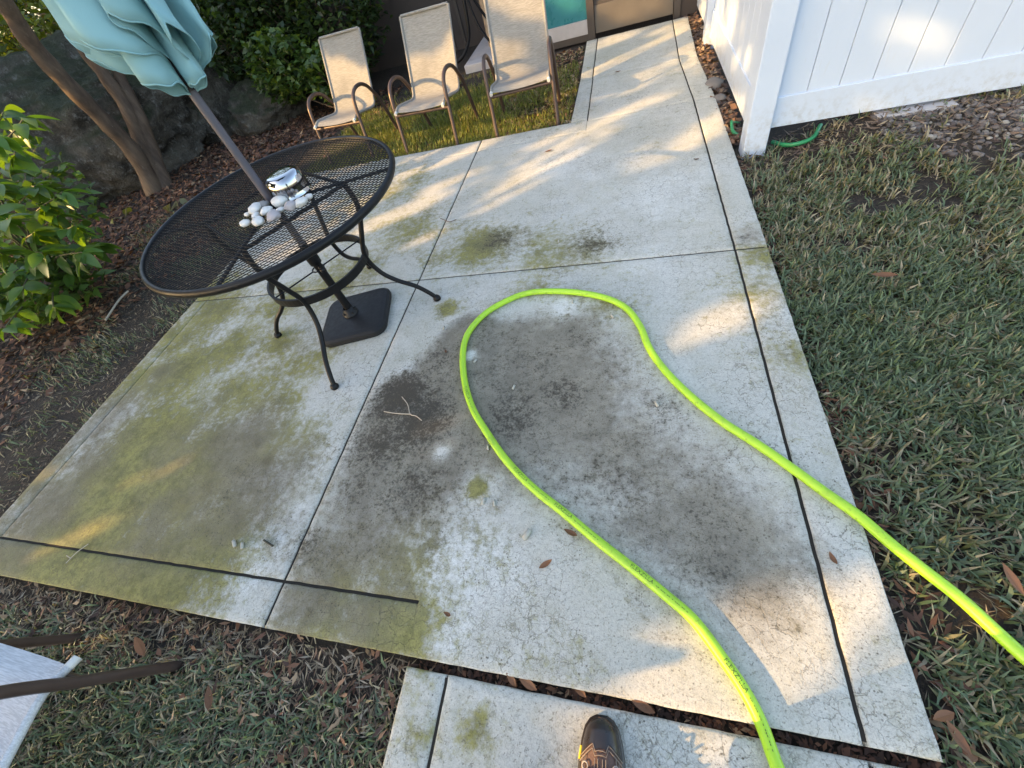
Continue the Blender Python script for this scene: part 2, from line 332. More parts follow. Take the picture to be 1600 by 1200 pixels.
KB = [(625, 620, .17, 1.25), (655, 655, .22, 1.05), (560, 690, .12, .7), (590, 640, .08, .9), (600, 690, .22, .82), (690, 560, .14, .7), (640, 760, .22, .7), (880, 615, .14, .75), (800, 650, .2, .75), (740, 700, .18, .55), (560, 760, .14, .6), (695, 540, .10, .5), (850, 560, .22, .5), (920, 530, .12, .5), (1030, 650, .2, .4), (960, 740, .3, .45), (1100, 800, .3, .4), (780, 375, .16, .75), (930, 382, .15, .68), (350, 780, .14, .45), (1110, 890, .14, .5), (1160, 372, .06, .5), (1178, 790, .05, .3), (480, 850, .1, .6), (660, 590, .1, .7), (770, 600, .15, .5)]
GB = [(60, 740, .3, .5), (200, 600, .3, .6), (270, 530, .3, .6), (520, 440, .3, .5), (450, 470, .25, .5), (560, 420, .25, .45), (380, 620, .3, .6), (470, 700, .2, .35), (80, 860, .35, .8), (180, 900, .35, .75), (350, 820, .25, .6), (300, 740, .34, .85), (150, 800, .45, .9), (240, 690, .38, .8), (400, 700, .25, .6), (120, 880, .35, .75), (250, 900, .32, .75), (330, 870, .25, .6), (360, 545, .22, .65), (430, 540, .2, .55), (330, 490, .3, .65), (280, 580, .3, .7), (440, 625, .16, .5), (480, 570, .2, .4), (600, 990, .22, .6), (500, 960, .2, .5), (640, 1000, .06, .85), (650, 960, .05, .8), (755, 385, .22, .72), (680, 400, .2, .35), (850, 395, .25, .4), (930, 388, .2, .35), (1190, 400, .14, .5), (1180, 450, .2, .3), (840, 440, .2, .35), (730, 840, .2, .16), (748, 762, .05, .9), (620, 880, .2, .45), (520, 900, .2, .5), (560, 840, .2, .35), (830, 1040, .16, .02), (900, 1030, .12, .10), (735, 1150, .07, .55), (655, 1150, .06, .5), (560, 230, .6, .4), (640, 360, .35, .4), (600, 300, .5, .35), (330, 460, .3, .6), (100, 820, .4, .8), (700, 480, .08, .6), (20, 860, .3, .6), (1240, 560, .1, .3), (800, 180, .3, .2), (960, 480, .15, .3)]
WB = [(690, 900, .2, .85), (700, 980, .1, 1.), (760, 880, .22, .6), (640, 580, .1, .7), (420, 850, .10, .9), (390, 900, .1, .9), (470, 800, .08, .7), (580, 600, .1, .5), (620, 540, .16, .6), (620, 480, .1, .6), (880, 478, .08, .8), (735, 555, .05, .7), (690, 705, .04, .8), (1040, 300, .5, .6), (900, 260, .5, .6), (1000, 400, .5, .45), (1060, 560, .3, .45), (500, 640, .12, .4), (300, 620, .1, .6), (1180, 640, .3, .4), (1000, 180, .4, .4), (1230, 700, .2, .4), (700, 1060, .15, .5), (760, 1100, .2, .4)]
def stains(pts):
    pn = pts
    d = poly_dist(pn, DARK); d2 = poly_dist(pn, DARK2)
    ul = np.clip((pn[:, 0]*-.7+pn[:, 1]*.7-.6)/1.2, 0, 1)        # crisp towards its upper left edge
    R_ = np.clip(.45+d/(.62-.56*ul), 0, 1)*(.66+.2*ul)
    R_ = np.maximum(R_, np.clip(.4+d2/.5, 0, .6)); R_ = np.maximum(R_, blobs(pts, DB))
    R_ = R_*(1-.8*blobs(pts, [(748, 762, .06, 1), (690, 705, .05, 1.), (735, 555, .05, 1.), (880, 480, .09, 1.)]))
    K_ = np.maximum(blobs(pts, KB), np.clip(.5+d/.35, 0, 1)*(.30+.22*ul))
    return np.c_[R_, blobs(pts, GB), blobs(pts, WB), K_*(1-.8*blobs(pts, [(748, 762, .06, 1), (690, 705, .05, 1.), (735, 555, .05, 1.)]))]
class Slabs:
    def __init__(s): s.v = []; s.f = []; s.k = 0
    def add(s, c, gaps=(.006, .006, .006, .006), res=.028, h=.11, z=0., rnd=.004):
        """c: corners (x,y) SW,SE,NE,NW; gaps S,E,N,W pulled in from those edges (0 = flush seam)"""
        c = np.array(c, float); (sw, se_, ne, nw) = c
        u = lambda a, b: (b-a)/np.linalg.norm(b-a)
        gS, gE, gN, gW = gaps
        SW_ = sw+u(sw, se_)*gW+u(sw, nw)*gS; SE_ = se_-u(sw, se_)*gE+u(se_, ne)*gS; NE_ = ne-u(nw, ne)*gE-u(se_, ne)*gN; NW_ = nw+u(nw, ne)*gW-u(sw, nw)*gN
        nx = max(2, int(np.linalg.norm(SE_-SW_)/res)); ny = max(2, int(np.linalg.norm(NW_-SW_)/res))
        wx = max(np.linalg.norm(SE_-SW_), 1e-3); wy = max(np.linalg.norm(NW_-SW_), 1e-3)
        ss = np.r_[0, rnd*.35/wx, rnd/wx, np.linspace(0, 1, nx+1)[1:-1], 1-rnd/wx, 1-rnd*.35/wx, 1]; tt = np.r_[0, rnd*.35/wy, rnd/wy, np.linspace(0, 1, ny+1)[1:-1], 1-rnd/wy, 1-rnd*.35/wy, 1]
        dz = lambda a, g0, g1: np.where((a == a[0]) & (g0 > 0), rnd, 0)+np.where((a == a[1]) & (g0 > 0), rnd*.3, 0)+np.where((a == a[-1]) & (g1 > 0), rnd, 0)+np.where((a == a[-2]) & (g1 > 0), rnd*.3, 0)
        zx = dz(ss, gW, gE); zy = dz(tt, gS, gN)
        A, B = np.meshgrid(ss, tt); P = (1-A)[..., None]*(1-B)[..., None]*SW_+A[..., None]*(1-B)[..., None]*SE_+A[..., None]*B[..., None]*NE_+(1-A)[..., None]*B[..., None]*NW_
        ZZ = z-np.maximum(zx[None, :], zy[:, None])
        n, m = len(ss), len(tt); top = np.c_[P.reshape(-1, 2), ZZ.ravel()]
        I = np.arange(n*m).reshape(m, n)+s.k
        F = [np.stack([I[:-1, :-1], I[:-1, 1:], I[1:, 1:], I[1:, :-1]], -1).reshape(-1, 4)]
        ring = np.r_[I[0, :], I[1:, -1], I[-1, -2::-1], I[-2:0:-1, 0]]
        bot = top[ring-s.k].copy(); bot[:, 2] = z-h; kb = s.k+n*m; r = len(ring); j = np.arange(r)
        F.append(np.c_[ring, kb+j, kb+(j+1) % r, ring[(j+1) % r]])
        s.v.append(top); s.v.append(bot); s.f += F; s.k += n*m+r; return s
    def build(s, name, parent):
        v = np.concatenate(s.v); X0, Y0 = v[:, 0].copy(), v[:, 1].copy()
        v[:, 0] += .0006*np.sin(41*Y0+3+X0)*np.sin(97*Y0+1)+.0005*np.sin(171*Y0+X0*3); v[:, 1] += .0006*np.sin(43*X0+2+Y0)*np.sin(89*X0)+.0005*np.sin(163*X0+Y0*3)
        st = stains(v[:, :2])
        me = np_mesh(name, v, s.f, attrs={'stain': st}); return link(name, me, MC, parent)
xl0, xl1, xj, xr1, xr2 = -3.14, -3.005, -1.252, .506, .652; y1, y2, y3, y4 = .154, 1.882, 3.59, 3.805
def base_sheet(name, polys, z):
    v = []; f = []
    for q in polys: b = len(v); v += [(x, y, z) for x, y in q]; f.append(tuple(range(b, b+len(q))))
    me = bpy.data.meshes.new(name); me.from_pydata(v, [], f); return me
MJOINT = simple('joint_dirt', (.02, .016, .011), .95, 0, .6, 60)
patio = tag(link('patio', base_sheet('patio', [[(xl0+.01, .012), (xr2-.012, .012), (.63, 3.7), (.60, 4.75), (.63, 5.99), (-.44, 5.99), (-.44, 3.79), (xl0+.01, 3.79)]], -.0055), MJOINT), kind='structure')
g = .0052; g2 = .0025
Q = lambda a, b, c, d: [(a, c), (b, c), (b, d), (a, d)]
Slabs().add(Q(xl1, xj, y1, y2), (g, g, g, g2)).build('slab', patio)
Slabs().add(Q(xl0, xl1, y1, y2), (g, g2, g, .004)).build('slab', patio)
Slabs().add(Q(xl0, xl1, 0, y1), (.004, g2, g, .004)).build('slab', patio)
Slabs().add(Q(xl1, xj, 0, y1), (.004, g, g, g2)).build('slab', patio)
Slabs().add(Q(-.69, xr1, 0, y2), (.004, g, g, 0)).add(Q(xj, -.69, y1, y2), (g, 0, g, g)).add(Q(xj, -.69, 0, y1), (.004, 0, g, g)).build('slab', patio)
Slabs().add(Q(xr1, xr2, 0, y2), (.004, .004, g, g)).build('slab', patio)
Slabs().add(Q(xl1, xj, y2, y3), (g, g, g2, g2)).build('slab', patio)
Slabs().add(Q(xl0, xl1, y2, y3), (g, g2, g2, .004)).build('slab', patio)
Slabs().add(Q(xl0, xj, y3, y4), (g2, g, .004, .004)).build('slab', patio)
Slabs().add([(-.318, y2), (xr1, y2), (.492, 3.775), (-.318, 3.775)], (g, g, g2, 0)).add(Q(xj, -.318, y2, y3), (g, 0, g2, g)).build('slab', patio)
Slabs().add(Q(xj, -.318, y3, y4), (g2, g2, .004, g)).build('slab', patio)
Slabs().add([(xr1, y2), (xr2, y2), (.643, 3.775), (.492, 3.775)], (g, .004, g2, g)).build('slab', patio)
for (ya, yb, ja, jb, ea, eb) in ((3.775, 4.74, .492, .459, .643, .611), (4.74, 6.0, .459, .485, .611, .64)):
    Slabs().add([(-.318, ya), (ja, ya), (jb, yb), (-.314, yb)], (g2, .005, g2, .005), .04).build('slab', patio)
    Slabs().add([(-.46 if ya < 4 else -.44, max(ya, 3.81)), (-.318, max(ya, 3.81)), (-.314, yb), (-.44, yb)], (g2, .005, g2, .004), .04).build('slab', patio)
    Slabs().add([(ja, ya), (ea, ya), (eb, yb), (jb, yb)], (g2, .004, g2, .005), .04).build('slab', patio)
walk = tag(link('walkway', base_sheet('walkway', [[(-.64, -.03), (.64, -.03), (.64, -1.5), (-.64, -1.5)]], -.0095), MJOINT), kind='structure')
for a, b in ((-.652, -.54), (-.54, .508), (.508, .652)):
    o_ = (-.03 if a < -.6 else 0); Slabs().add([(a, -1.5), (b, -1.5), (b, -.016), (a+o_, -.016)], (.004, .0032, .006, .0032), z=-.004, rnd=.008).build('slab', walk)

# ------------------------------------------------------------------ grass, litter, chips (uncountable)
def in_rects(p, rects):
    m = np.zeros(len(p), bool)
    for (a, b, c, d) in rects: m |= (p[:, 0] > a) & (p[:, 0] < b) & (p[:, 1] > c) & (p[:, 1] < d)
    return m
HARD = [(xl0-.01, xr2+.012, -.0, y4+.01), (-.665, .665, -1.5, .01), (-.47, .665, 3.7, 6.05), (.69, .83, 2.86, 3.02)]
def vnoise(p, sc, seed=0):
    return np.array([mnoise.noise((float(x)*sc+seed*7.3, float(y)*sc, seed*3.1)) for x, y in p])
def blades(name, pts, length, width, pal, flat=.6, z=GZ, parent=None, label=None, cat=None):
    n = len(pts); L = length*rng.uniform(.55, 1.3, n); W = width*rng.uniform(.6, 1.3, n); az = rng.uniform(0, 2*np.pi, n)
    tilt = np.clip(rng.normal(flat, .28, n), .05, 1.35)           # lean from upright
    d = np.c_[np.cos(az), np.sin(az)]; s_ = np.c_[-d[:, 1], d[:, 0]]
    hx1 = L*.5*np.sin(tilt*.7); hz1 = L*.5*np.cos(tilt*.7); hx2 = hx1+L*.5*np.sin(np.minimum(tilt*1.5, 1.75)); hz2 = hz1+L*.5*np.cos(np.minimum(tilt*1.5, 1.75))
    p0 = np.c_[pts, gz(pts)+(z-GZ)]
    up = lambda hx, hz: p0+np.c_[d*hx[:, None], hz]
    S3 = np.c_[s_, np.zeros(n)]
    m = up(hx1, hz1); t = up(hx2, np.maximum(hz2, .004))
    tw = rng.uniform(-.5, .5, n)[:, None]*np.array([[0, 0, 1.]])
    v = np.stack([p0-S3*W[:, None]*.4, p0+S3*W[:, None]*.4, m-(S3+tw)*W[:, None]*.5, m+(S3+tw)*W[:, None]*.5, t], 1).reshape(-1, 3)
    b = np.arange(n)*5
    f = np.concatenate([np.c_[b, b+1, b+3], np.c_[b, b+3, b+2], np.c_[b+2, b+3, b+4]])
    c = np.repeat(pal, 5, 0); o = link(name, np_mesh(name, v, f, c), MGRASS, parent)
    return tag(o, label, cat, kind='stuff')
def pick(n, cols, wts):
    cols = np.array(cols); i = rng.choice(len(cols), n, p=np.array(wts)/sum(wts)); return cols[i]*rng.uniform(.7, 1.3, (n, 1))
GREEN = [(.105, .15, .075), (.08, .12, .065), (.135, .165, .075), (.12, .16, .095), (.33, .28, .19), (.22, .18, .11)]
def scatter(n, x0, x1, y0, y1): return np.c_[rng.uniform(x0, x1, n), rng.uniform(y0, y1, n)]
def litter(name, pts, size, cols, wts, z=GZ, label=None, zr=.02, aspect=.45, tilt=.45, mat=None):
    n = len(pts); L = size*rng.uniform(.5, 1.4, n); W = L*aspect*rng.uniform(.6, 1.2, n); az = rng.uniform(0, 2*np.pi, n)
    d = np.c_[np.cos(az), np.sin(az), rng.normal(0, tilt*.6, n)]; s_ = np.c_[-np.sin(az), np.cos(az), rng.normal(0, tilt, n)]
    zz = gz(pts)+(z-GZ); c = np.c_[pts, zz+rng.uniform(.004, zr, n)]
    cu = rng.uniform(-.3, .5, n)[:, None]*L[:, None]*np.array([[0, 0, 1.]])
    h = L[:, None]*.5; w_ = W[:, None]*.5
    v = np.stack([c-d*h+cu*.3, c-d*h*.1-s_*w_, c+d*h+cu*.4, c-d*h*.1+s_*w_, c], 1).reshape(-1, 3)
    v[:, 2] = np.maximum(v[:, 2], np.repeat(zz, 5)+.001)
    b = np.arange(n)*5; f = np.concatenate([np.c_[b, b+1, b+4], np.c_[b+1, b+2, b+4], np.c_[b+2, b+3, b+4], np.c_[b+3, b, b+4]])
    o = link(name, np_mesh(name, v, f, np.repeat(pick(n, cols, wts), 5, 0)), mat or MLIT); return tag(o, label, 'leaf litter', kind='stuff')
# right lawn: blades grow in tufts along runners
def tufts(p, k, spread):
    q = np.repeat(p, k, 0); return q+rng.normal(0, spread, q.shape), np.repeat(rng.random(len(p)), k)
p = scatter(52000, .655, 4.6, -1.6, 2.95); r_ = np.hypot(p[:, 0], p[:, 1])
p = p[rng.random(len(p)) < np.clip(1.7/(r_*.8+.2), .25, 1)]; p = p[~in_rects(p, HARD)]
nz = vnoise(p, 1.7)*.5+vnoise(p, 5.5, 2)*.5
bare = blobs(p, [(1360, 310, .12, .9), (1480, 290, .16, .9), (1440, 300, .15, .6), (1250, 225, .25, .75), (1330, 205, .3, .7), (1500, 200, .5, .8), (1580, 210, .5, .7), (1520, 930, .08, .6), (1570, 890, .08, .5), (1460, 1100, .08, .35), (1440, 700, .05, .3)])
edge = np.clip(1-(p[:, 0]-.655)/.07, 0, 1)*.65
keep = rng.random(len(p)) < np.clip(.92+nz*1.4-bare*1.3-edge, .03, 1); p = p[keep]; nz = nz[keep]
far = np.clip((p[:, 1]-1.4)/1.2, 0, 1); ptuft = np.clip(.24-nz*.9+far*.36, .05, .85)
q, tid = tufts(p, 6, .013); pt = np.repeat(ptuft, 6)
dry = rng.random(len(q)) < pt*np.where(tid < .35, 1.6, .55)
pal = pick(len(q), GREEN[:4], [4, 4, 2, 3])*(.7+.6*tid[:, None]); pal[dry] = pick(dry.sum(), GREEN[4:]+[(.17, .16, .075)], [2, 2, 3])
ok = ~in_rects(q, HARD); blades('lawn', q[ok], .060, .0076, pal[ok], .78, label='patchy coarse green lawn right of the concrete patio', cat='grass')
# matted dry thatch between the tufts
p = scatter(26000, .655, 4.2, -1.3, 2.9); r_ = np.hypot(p[:, 0], p[:, 1]); p = p[rng.random(len(p)) < np.clip(1.5/(r_*.8+.2), .2, 1)]; p = p[~in_rects(p, HARD)]
litter('thatch', p, .042, [(.22, .17, .11), (.15, .11, .07), (.30, .25, .17), (.09, .10, .05)], [3, 3, 2, 2], zr=.022, aspect=.09, tilt=.3, label='dry thatch matted between the blades of the right lawn')
# lower left lawn
p = scatter(11000, -4.2, -.66, -1.5, -.02); p = p[~in_rects(p, HARD)]
nz = vnoise(p, 2.5, 5); ed = np.clip((p[:, 1]+.24)/.18, 0, 1); lf = np.clip((-p[:, 0]-1.7)/.8, 0, 1)*.3
keep = rng.random(len(p)) < np.clip(.95+nz*.8-ed*.75-lf, .06, 1); p = p[keep]; ed = ed[keep]
q, tid = tufts(p, 6, .014); dry = rng.random(len(q)) < (.22+np.repeat(ed, 6)*.5)*np.where(tid < .4, 1.5, .7)
pal = pick(len(q), GREEN[:4], [4, 4, 2, 3])*(.7+.6*tid[:, None]); pal[dry] = pick(dry.sum(), GREEN[4:], [1, 1])
ok = ~in_rects(q, HARD); blades('lawn', q[ok], .052, .0062, pal[ok], .85, label='thin shaded grass at the lower left beside the walkway', cat='grass')
p = scatter(22000, -3.6, -.66, -1.2, -.01); p = p[~in_rects(p, HARD)]
litter('thatch', p, .04, [(.22, .17, .11), (.15, .11, .07), (.32, .26, .19), (.1, .06, .04)], [3, 3, 2, 2], zr=.02, aspect=.12, tilt=.3, label='dry thatch and leaf bits on the lower left ground')
# strip behind the patio, under the chairs
p = scatter(46000, -3.3, -.45, 3.8, 5.9); p = p[~in_rects(p, HARD)]
nz = vnoise(p, 2.2, 9); keep = rng.random(len(p)) < np.clip(1.05+nz*.9-np.clip((p[:, 1]-5.0)/.5, 0, 1)*.7-np.clip((p[:, 0]+1.1)/.4, 0, 1)*.5, .04, 1); p = p[keep]
pal = pick(len(p), [(.16, .195, .03), (.20, .22, .04), (.11, .15, .03), (.30, .24, .09)], [4, 4, 3, 1.5])  # sunlit yellow and brightness are put into these blade colours
blades('lawn', p, .055, .005, pal, .6, label='short grass coloured sunlit yellow green under the tan patio chairs', cat='grass')
# left strip beside the slab
p = scatter(26000, -5.2, -3.13, -.6, 3.6); nz = vnoise(p, 2.4, 13)
dd = -3.14-p[:, 0]
keep = rng.random(len(p)) < np.clip(.22+nz*1.5-np.abs(dd-.6)*.5, .0, 1); p = p[keep]
dry = rng.random(len(p)) < .3
pal = pick(len(p), GREEN[:4], [3, 4, 2, 2]); pal[dry] = pick(dry.sum(), GREEN[4:], [1, 1])
blades('lawn', p, .06, .006, pal, .8, label='sparse grass along the left edge of the patio', cat='grass')
BR = [(.17, .075, .04), (.115, .05, .03), (.24, .13, .075), (.06, .03, .02), (.30, .20, .12)]
p = scatter(26000, -8.5, -3.5, -.5, 6.0); keep = rng.random(len(p)) < np.clip((-p[:, 0]-3.7-.25*vnoise(p, 1.5, 3)+np.clip((p[:, 1]-2.5)*.8, 0, 1.))/.5, 0, 1); p = p[keep]
litter('leaf_litter', p, .062, BR, [4, 3, 2, 3, 1], label='bed of brown fallen leaves below the boulder and the leafy bush')
p = scatter(9000, -4.6, -3.14, -.5, 3.4); litter('thatch', p, .035, [(.2, .16, .11), (.12, .08, .05), (.28, .22, .15), (.06, .045, .035)], [2, 3, 1, 3], zr=.018, aspect=.2, tilt=.3, label='small dry debris on the dark soil left of the patio')
p = scatter(5000, -5.5, -2.9, 3.75, 6.3); p = p[~in_rects(p, HARD)]; litter('leaf_litter', p[rng.random(len(p)) < np.clip((p[:, 1]-4.6)/.6-.1*(p[:, 0]+3.4), 0, 1)], .055, BR, [2, 4, 1, 4, .6], label='dark leaf litter behind the chairs under the hedge')
p = scatter(900, -3.6, -.66, -.30, -.0); p = p[rng.random(len(p)) < np.clip((p[:, 1]+.36)/.2, .1, 1)]
litter('leaf_litter', p, .036, BR, [2, 2, 2, 2, 2], label='brown leaves gathered under the front edge of the patio', zr=.04, aspect=.3)
p = scatter(420, -.65, .66, -.022, -.0); litter('leaf_litter', p, .022, BR, [2, 3, .5, 5, .3], z=-.055, zr=.015, label='brown debris packed in the joint before the walkway')
p = scatter(900, .655, .78, -1.2, 2.9); litter('leaf_litter', p, .04, BR, [3, 2, 1, 3, .5], label='brown leaves along the right edge of the patio', aspect=.35)
p = scatter(3500, -1.2, -.43, 3.82, 6.0); litter('leaf_litter', p[~in_rects(p, HARD)], .04, BR+[(.35, .28, .17)], [2, 2, 2, 2, 2, 2], label='wood chips and dead leaves beside the path left edge', aspect=.5)
p = scatter(2600, .6, .74, 3.02, 6.1); litter('leaf_litter', p[~in_rects(p, [(-1, .60, 0, 9)])], .05, [(.16, .085, .05), (.1, .06, .045), (.3, .2, .12), (.055, .035, .028)], [3, 3, 2, 3], zr=.05, label='wood chips between path and white fence', aspect=.6)
p = scatter(5200, .8, 3.6, 2.25, 3.05); p = p[~in_rects(p, HARD)]; litter('leaf_litter', p[rng.random(len(p)) < np.clip((p[:, 1]-2.25)/.5, 0, 1)], .05, [(.15, .10, .07), (.2, .14, .10), (.09, .06, .05), (.34, .26, .16)], [3, 3, 3, 2], label='straw and dry debris below the white fence', aspect=.16)
# pebbles
def pebbles(name, pts, size, cols, wts, z, label):
    bm = bmesh.new(); bmesh.ops.create_icosphere(bm, subdivisions=1, radius=1); bv = np.array([v.co[:] for v in bm.verts]); bf = np.array([[v.index for v in f.verts] for f in bm.faces]); bm.free()
    n = len(pts); sz = size*rng.uniform(.4, 1.3, n); sc = np.c_[rng.uniform(.7, 1.3, n), rng.uniform(.7, 1.3, n), rng.uniform(.45, .8, n)]*sz[:, None]
    jit = 1+rng.uniform(-.22, .22, (n, len(bv), 1)); az = rng.uniform(0, 6.28, n); c, s_ = np.cos(az), np.sin(az)
    q = bv[None]*jit*sc[:, None, :]; x = q[..., 0]*c[:, None]-q[..., 1]*s_[:, None]; y = q[..., 0]*s_[:, None]+q[..., 1]*c[:, None]
    v = np.stack([x+pts[:, :1], y+pts[:, 1:], q[..., 2]+(gz(pts)+(z-GZ))[:, None]+sz[:, None]*.25], -1).reshape(-1, 3)
    f = (bf[None]+(np.arange(n)*len(bv))[:, None, None]).reshape(-1, 3)
    return tag(link(name, np_mesh(name, v, f, np.repeat(pick(n, cols, wts), len(bv), 0), True), MCHIP), label, 'gravel', kind='stuff')
p = scatter(3600, 1.35, 3.6, 2.4, 2.98); p = p[rng.random(len(p)) < np.clip((p[:, 1]-2.4)/.35, 0, 1)]
pebbles('gravel', p, .0145, [(.17, .15, .14), (.12, .105, .10), (.27, .25, .22), (.085, .07, .065)], [3, 3, 1, 3], GZ, 'grey gravel bed below the right part of the white fence')
p = scatter(420, .615, .72, 3.1, 5.6); pebbles('gravel', p, .026, [(.14, .10, .08), (.2, .16, .13), (.09, .07, .06)], [3, 2, 3], GZ+.015, 'dark bark chunks in the strip between path and fence')

# ------------------------------------------------------------------ white vinyl fence
fence = tag(empty('vinyl_fence', (.76, 2.935, GZ)), 'white vinyl privacy fence with corner post beside the path and lawn', 'fence')
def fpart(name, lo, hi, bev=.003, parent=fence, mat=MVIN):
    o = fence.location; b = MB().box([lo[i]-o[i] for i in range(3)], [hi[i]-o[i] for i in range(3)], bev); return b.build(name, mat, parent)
FT = 1.85
def post(x, y, s_=.064): 
    p_ = fpart('post', (x-s_, y-s_, GZ-.05), (x+s_, y+s_, FT+.05), .006); o = fence.location
    fpart('cap', (x-s_-.008, y-s_-.008, FT+.05), (x+s_+.008, y+s_+.008, FT+.085), .01, p_)
post(.757, 2.935); post(.757, 5.07); post(3.2, 2.935); post(5.64, 2.935)
for xa, xb in ((.823, 3.134), (3.266, 5.574)):
    fpart('rail', (xa, 2.91, .088), (xb, 2.955, .25), .004); fpart('rail', (xa, 2.91, FT-.15), (xb, 2.955, FT), .004)
    n = round((xb-xa)/.158); bw = (xb-xa)/n
    for i in range(n): fpart('board', (xa+i*bw+.0012, 2.921, .20), (xa+(i+1)*bw-.0012, 2.944, FT-.12), .0035)
for ya, yb in ((3.001, 5.004), (5.136, 7.2)):
    fpart('rail', (.735, ya, .04), (.78, yb, .235), .004); fpart('rail', (.735, ya, FT-.15), (.78, yb, FT), .004)
    n = round((yb-ya)/.158); bw = (yb-ya)/n
    for i in range(n): fpart('board', (.7455, ya+i*bw+.0012, .18), (.7685, ya+(i+1)*bw-.0012, FT-.12), .0035)
# concrete mowing strips under the fence
for (xa, xb, lab) in ((1.36, 1.72, 'short pale concrete strip under the fence left of the gravel gap'), (2.05, 2.9, 'longer pale concrete strip under the fence at the right frame edge')):
    tag(MB().box((xa, 2.86, GZ-.02), (xb, 2.96, .071), .005).build('edging_block', MDECK), lab, 'edging block')
gh = smooth_path([(.88, 2.98, -.03), (.93, 2.88, -.012), (.99, 2.845, .003), (1.06, 2.86, .018), (1.12, 2.97, .03)])
tag(MB().tube(gh, .012, 10).build('garden_hose', MGHOSE), 'green hose loop lying under the front fence panel', 'hose')
gh = smooth_path([(.74, 3.30, -.02), (.69, 3.28, .0), (.672, 3.22, .03), (.675, 3.15, .0), (.72, 3.10, -.02)])
tag(MB().tube(gh, .010, 10).build('garden_hose', MGHOSE), 'green hose end poking out left of the fence corner post', 'hose')
# loose stone beside the path
def rock(name, c, size, seed, sub=4, amp=.25, rz=0., freq=1.6, mat=MROCK, flat=False):
    bm = bmesh.new(); bmesh.ops.create_icosphere(bm, subdivisions=sub, radius=1)
    for v in bm.verts:
        q = v.co*freq+Vector((seed*5.1, seed*2.3, seed))
        k = 1+amp*(mnoise.fractal(q, .75, 2.1, 9))+amp*.5*mnoise.noise(q*.7)
        cell = mnoise.voronoi(q*1.1)[0][0]; k -= amp*.45*max(0, .35-cell)
        k += .035*mnoise.fractal(q*5.5, .8, 2.1, 4) if sub > 4 else 0; v.co = v.co*k
    bmesh.ops.scale(bm, vec=size, verts=bm.verts); bmesh.ops.rotate(bm, cent=(0, 0, 0), matrix=Matrix.Rotation(rz, 3, 'Z'), verts=bm.verts)
    me = bpy.data.meshes.new(name); bm.to_mesh(me); bm.free(); me.polygons.foreach_set('use_smooth', [not flat]*len(me.polygons))
    o = link(name, me, mat); o.location = c; return o
MDULL = simple('dull_stone', (.17, .15, .135), .9, 0, .3, 20, .4)
for (x, y, s_, lab) in ((.66, 4.05, .075, 'rounded grey stone in the strip beside the fence'), (.67, 3.75, .055, 'smaller brown stone nearer the fence corner post')):
    tag(rock('stone', (x, y, -.02), (s_, s_*1.2, s_*.6), x*9+y, 2, .2, 0, 1.6, MDULL), lab, 'stone')

# ------------------------------------------------------------------ house edge at the top of the picture
scr = tag(empty('screen_enclosure', (-.4, 6.12, 0)), 'brown framed screen enclosure with teal panels at the end of the path', 'screen enclosure')
def spart(name, lo, hi, mat, bev=.003, parent=scr):
    o = Vector((-.4, 6.12, 0)); return MB().box([lo[i]-o[i] for i in range(3)], [hi[i]-o[i] for i in range(3)], bev).build(name, mat, parent)
spart('post', (-.425, 6.10, GZ), (-.345, 6.18, 2.3), MFRAME); spart('post', (.50, 6.10, GZ), (.57, 6.18, 2.3), MFRAME); spart('post', (-1.16, 6.10, GZ), (-1.09, 6.18, 2.3), MFRAME)
spart('base_wall', (-1.09, 6.11, .035), (-.425, 6.17, .165), MDECK); spart('sill', (-1.09, 6.115, -.03), (-.425, 6.165, .034), MFRAME)
spart('panel', (-1.09, 6.13, .166), (-.425, 6.15, 2.25), MTEAL)
door = spart('door', (-.34, 6.12, .02), (.495, 6.16, .265), MKICK); spart('pane', (-.30, 6.135, .30), (.455, 6.15, 2.2), MTEAL, .001, door); spart('frame', (-.34, 6.125, .266), (.495, 6.158, .299), MFRAME, .002, door)
spart('frame', (-.34, 6.12, .30), (-.301, 6.16, 2.25), MFRAME, .002, door); spart('frame', (.456, 6.12, .30), (.495, 6.16, 2.25), MFRAME, .002, door)
spart('header', (-1.16, 6.09, 2.3), (.9, 6.19, 2.42), MFRAME)
spart('screen', (.571, 6.12, GZ), (.75, 6.16, 2.25), MBROWNWALL)
deck = tag(MB().box((-1.98, 6.10, GZ-.02), (-1.17, 7.4, .03), .01).build('pool_deck', MDECK), kind='structure')
hw = tag(empty('house', (-2.6, 7.4, 0)), 'dark brown house wall behind the chairs', 'house')
MB().box((-3.2, 0, GZ), (6., .3, 3.2), .0).build('wall', MBROWNWALL, hw)
for x in (.15, .32): MB().box((x-.02, -.03, GZ), (x+.02, -.002, 3.2), .002).build('batten', MFRAME, hw)
MB().box((-3.5, -.7, 3.2), (6.3, 3.2, 3.34), .01).build('roof', MFRAME, hw)
tag(MB().tube([(-1.69, 6.75, 0.03), (-1.70, 6.76, 1.0), (-1.70, 6.76, 2.6)], [.085, .075, .07], 12).build('porch_post', MTAN), 'pale tan post on the deck behind the right chair', 'post')
st = tag(empty('patio_stand', (-1.9, 6.35, .03)), 'black curved metal stand on the deck between the middle and right chairs', 'stand')
sp_ = lambda l, r_: MB().tube(smooth_path([(x, y, z) for x, y, z in l]), r_, 8).build('leg', MBLACK, st)
sp_([(.06, .1, 1.6), (.05, .05, .8), (.04, 0, .42), (0, -.03, .2), (-.14, -.08, .05), (-.36, -.1, .012)], .022)
sp_([(.07, .1, 1.6), (.08, .06, .7), (.14, .0, .35), (.28, -.05, .12), (.44, -.1, .012)], .016)
sp_([(.08, .12, 1.6), (.10, .1, .75), (.2, .1, .42), (.36, .1, .22), (.6, .1, .012)], .016)

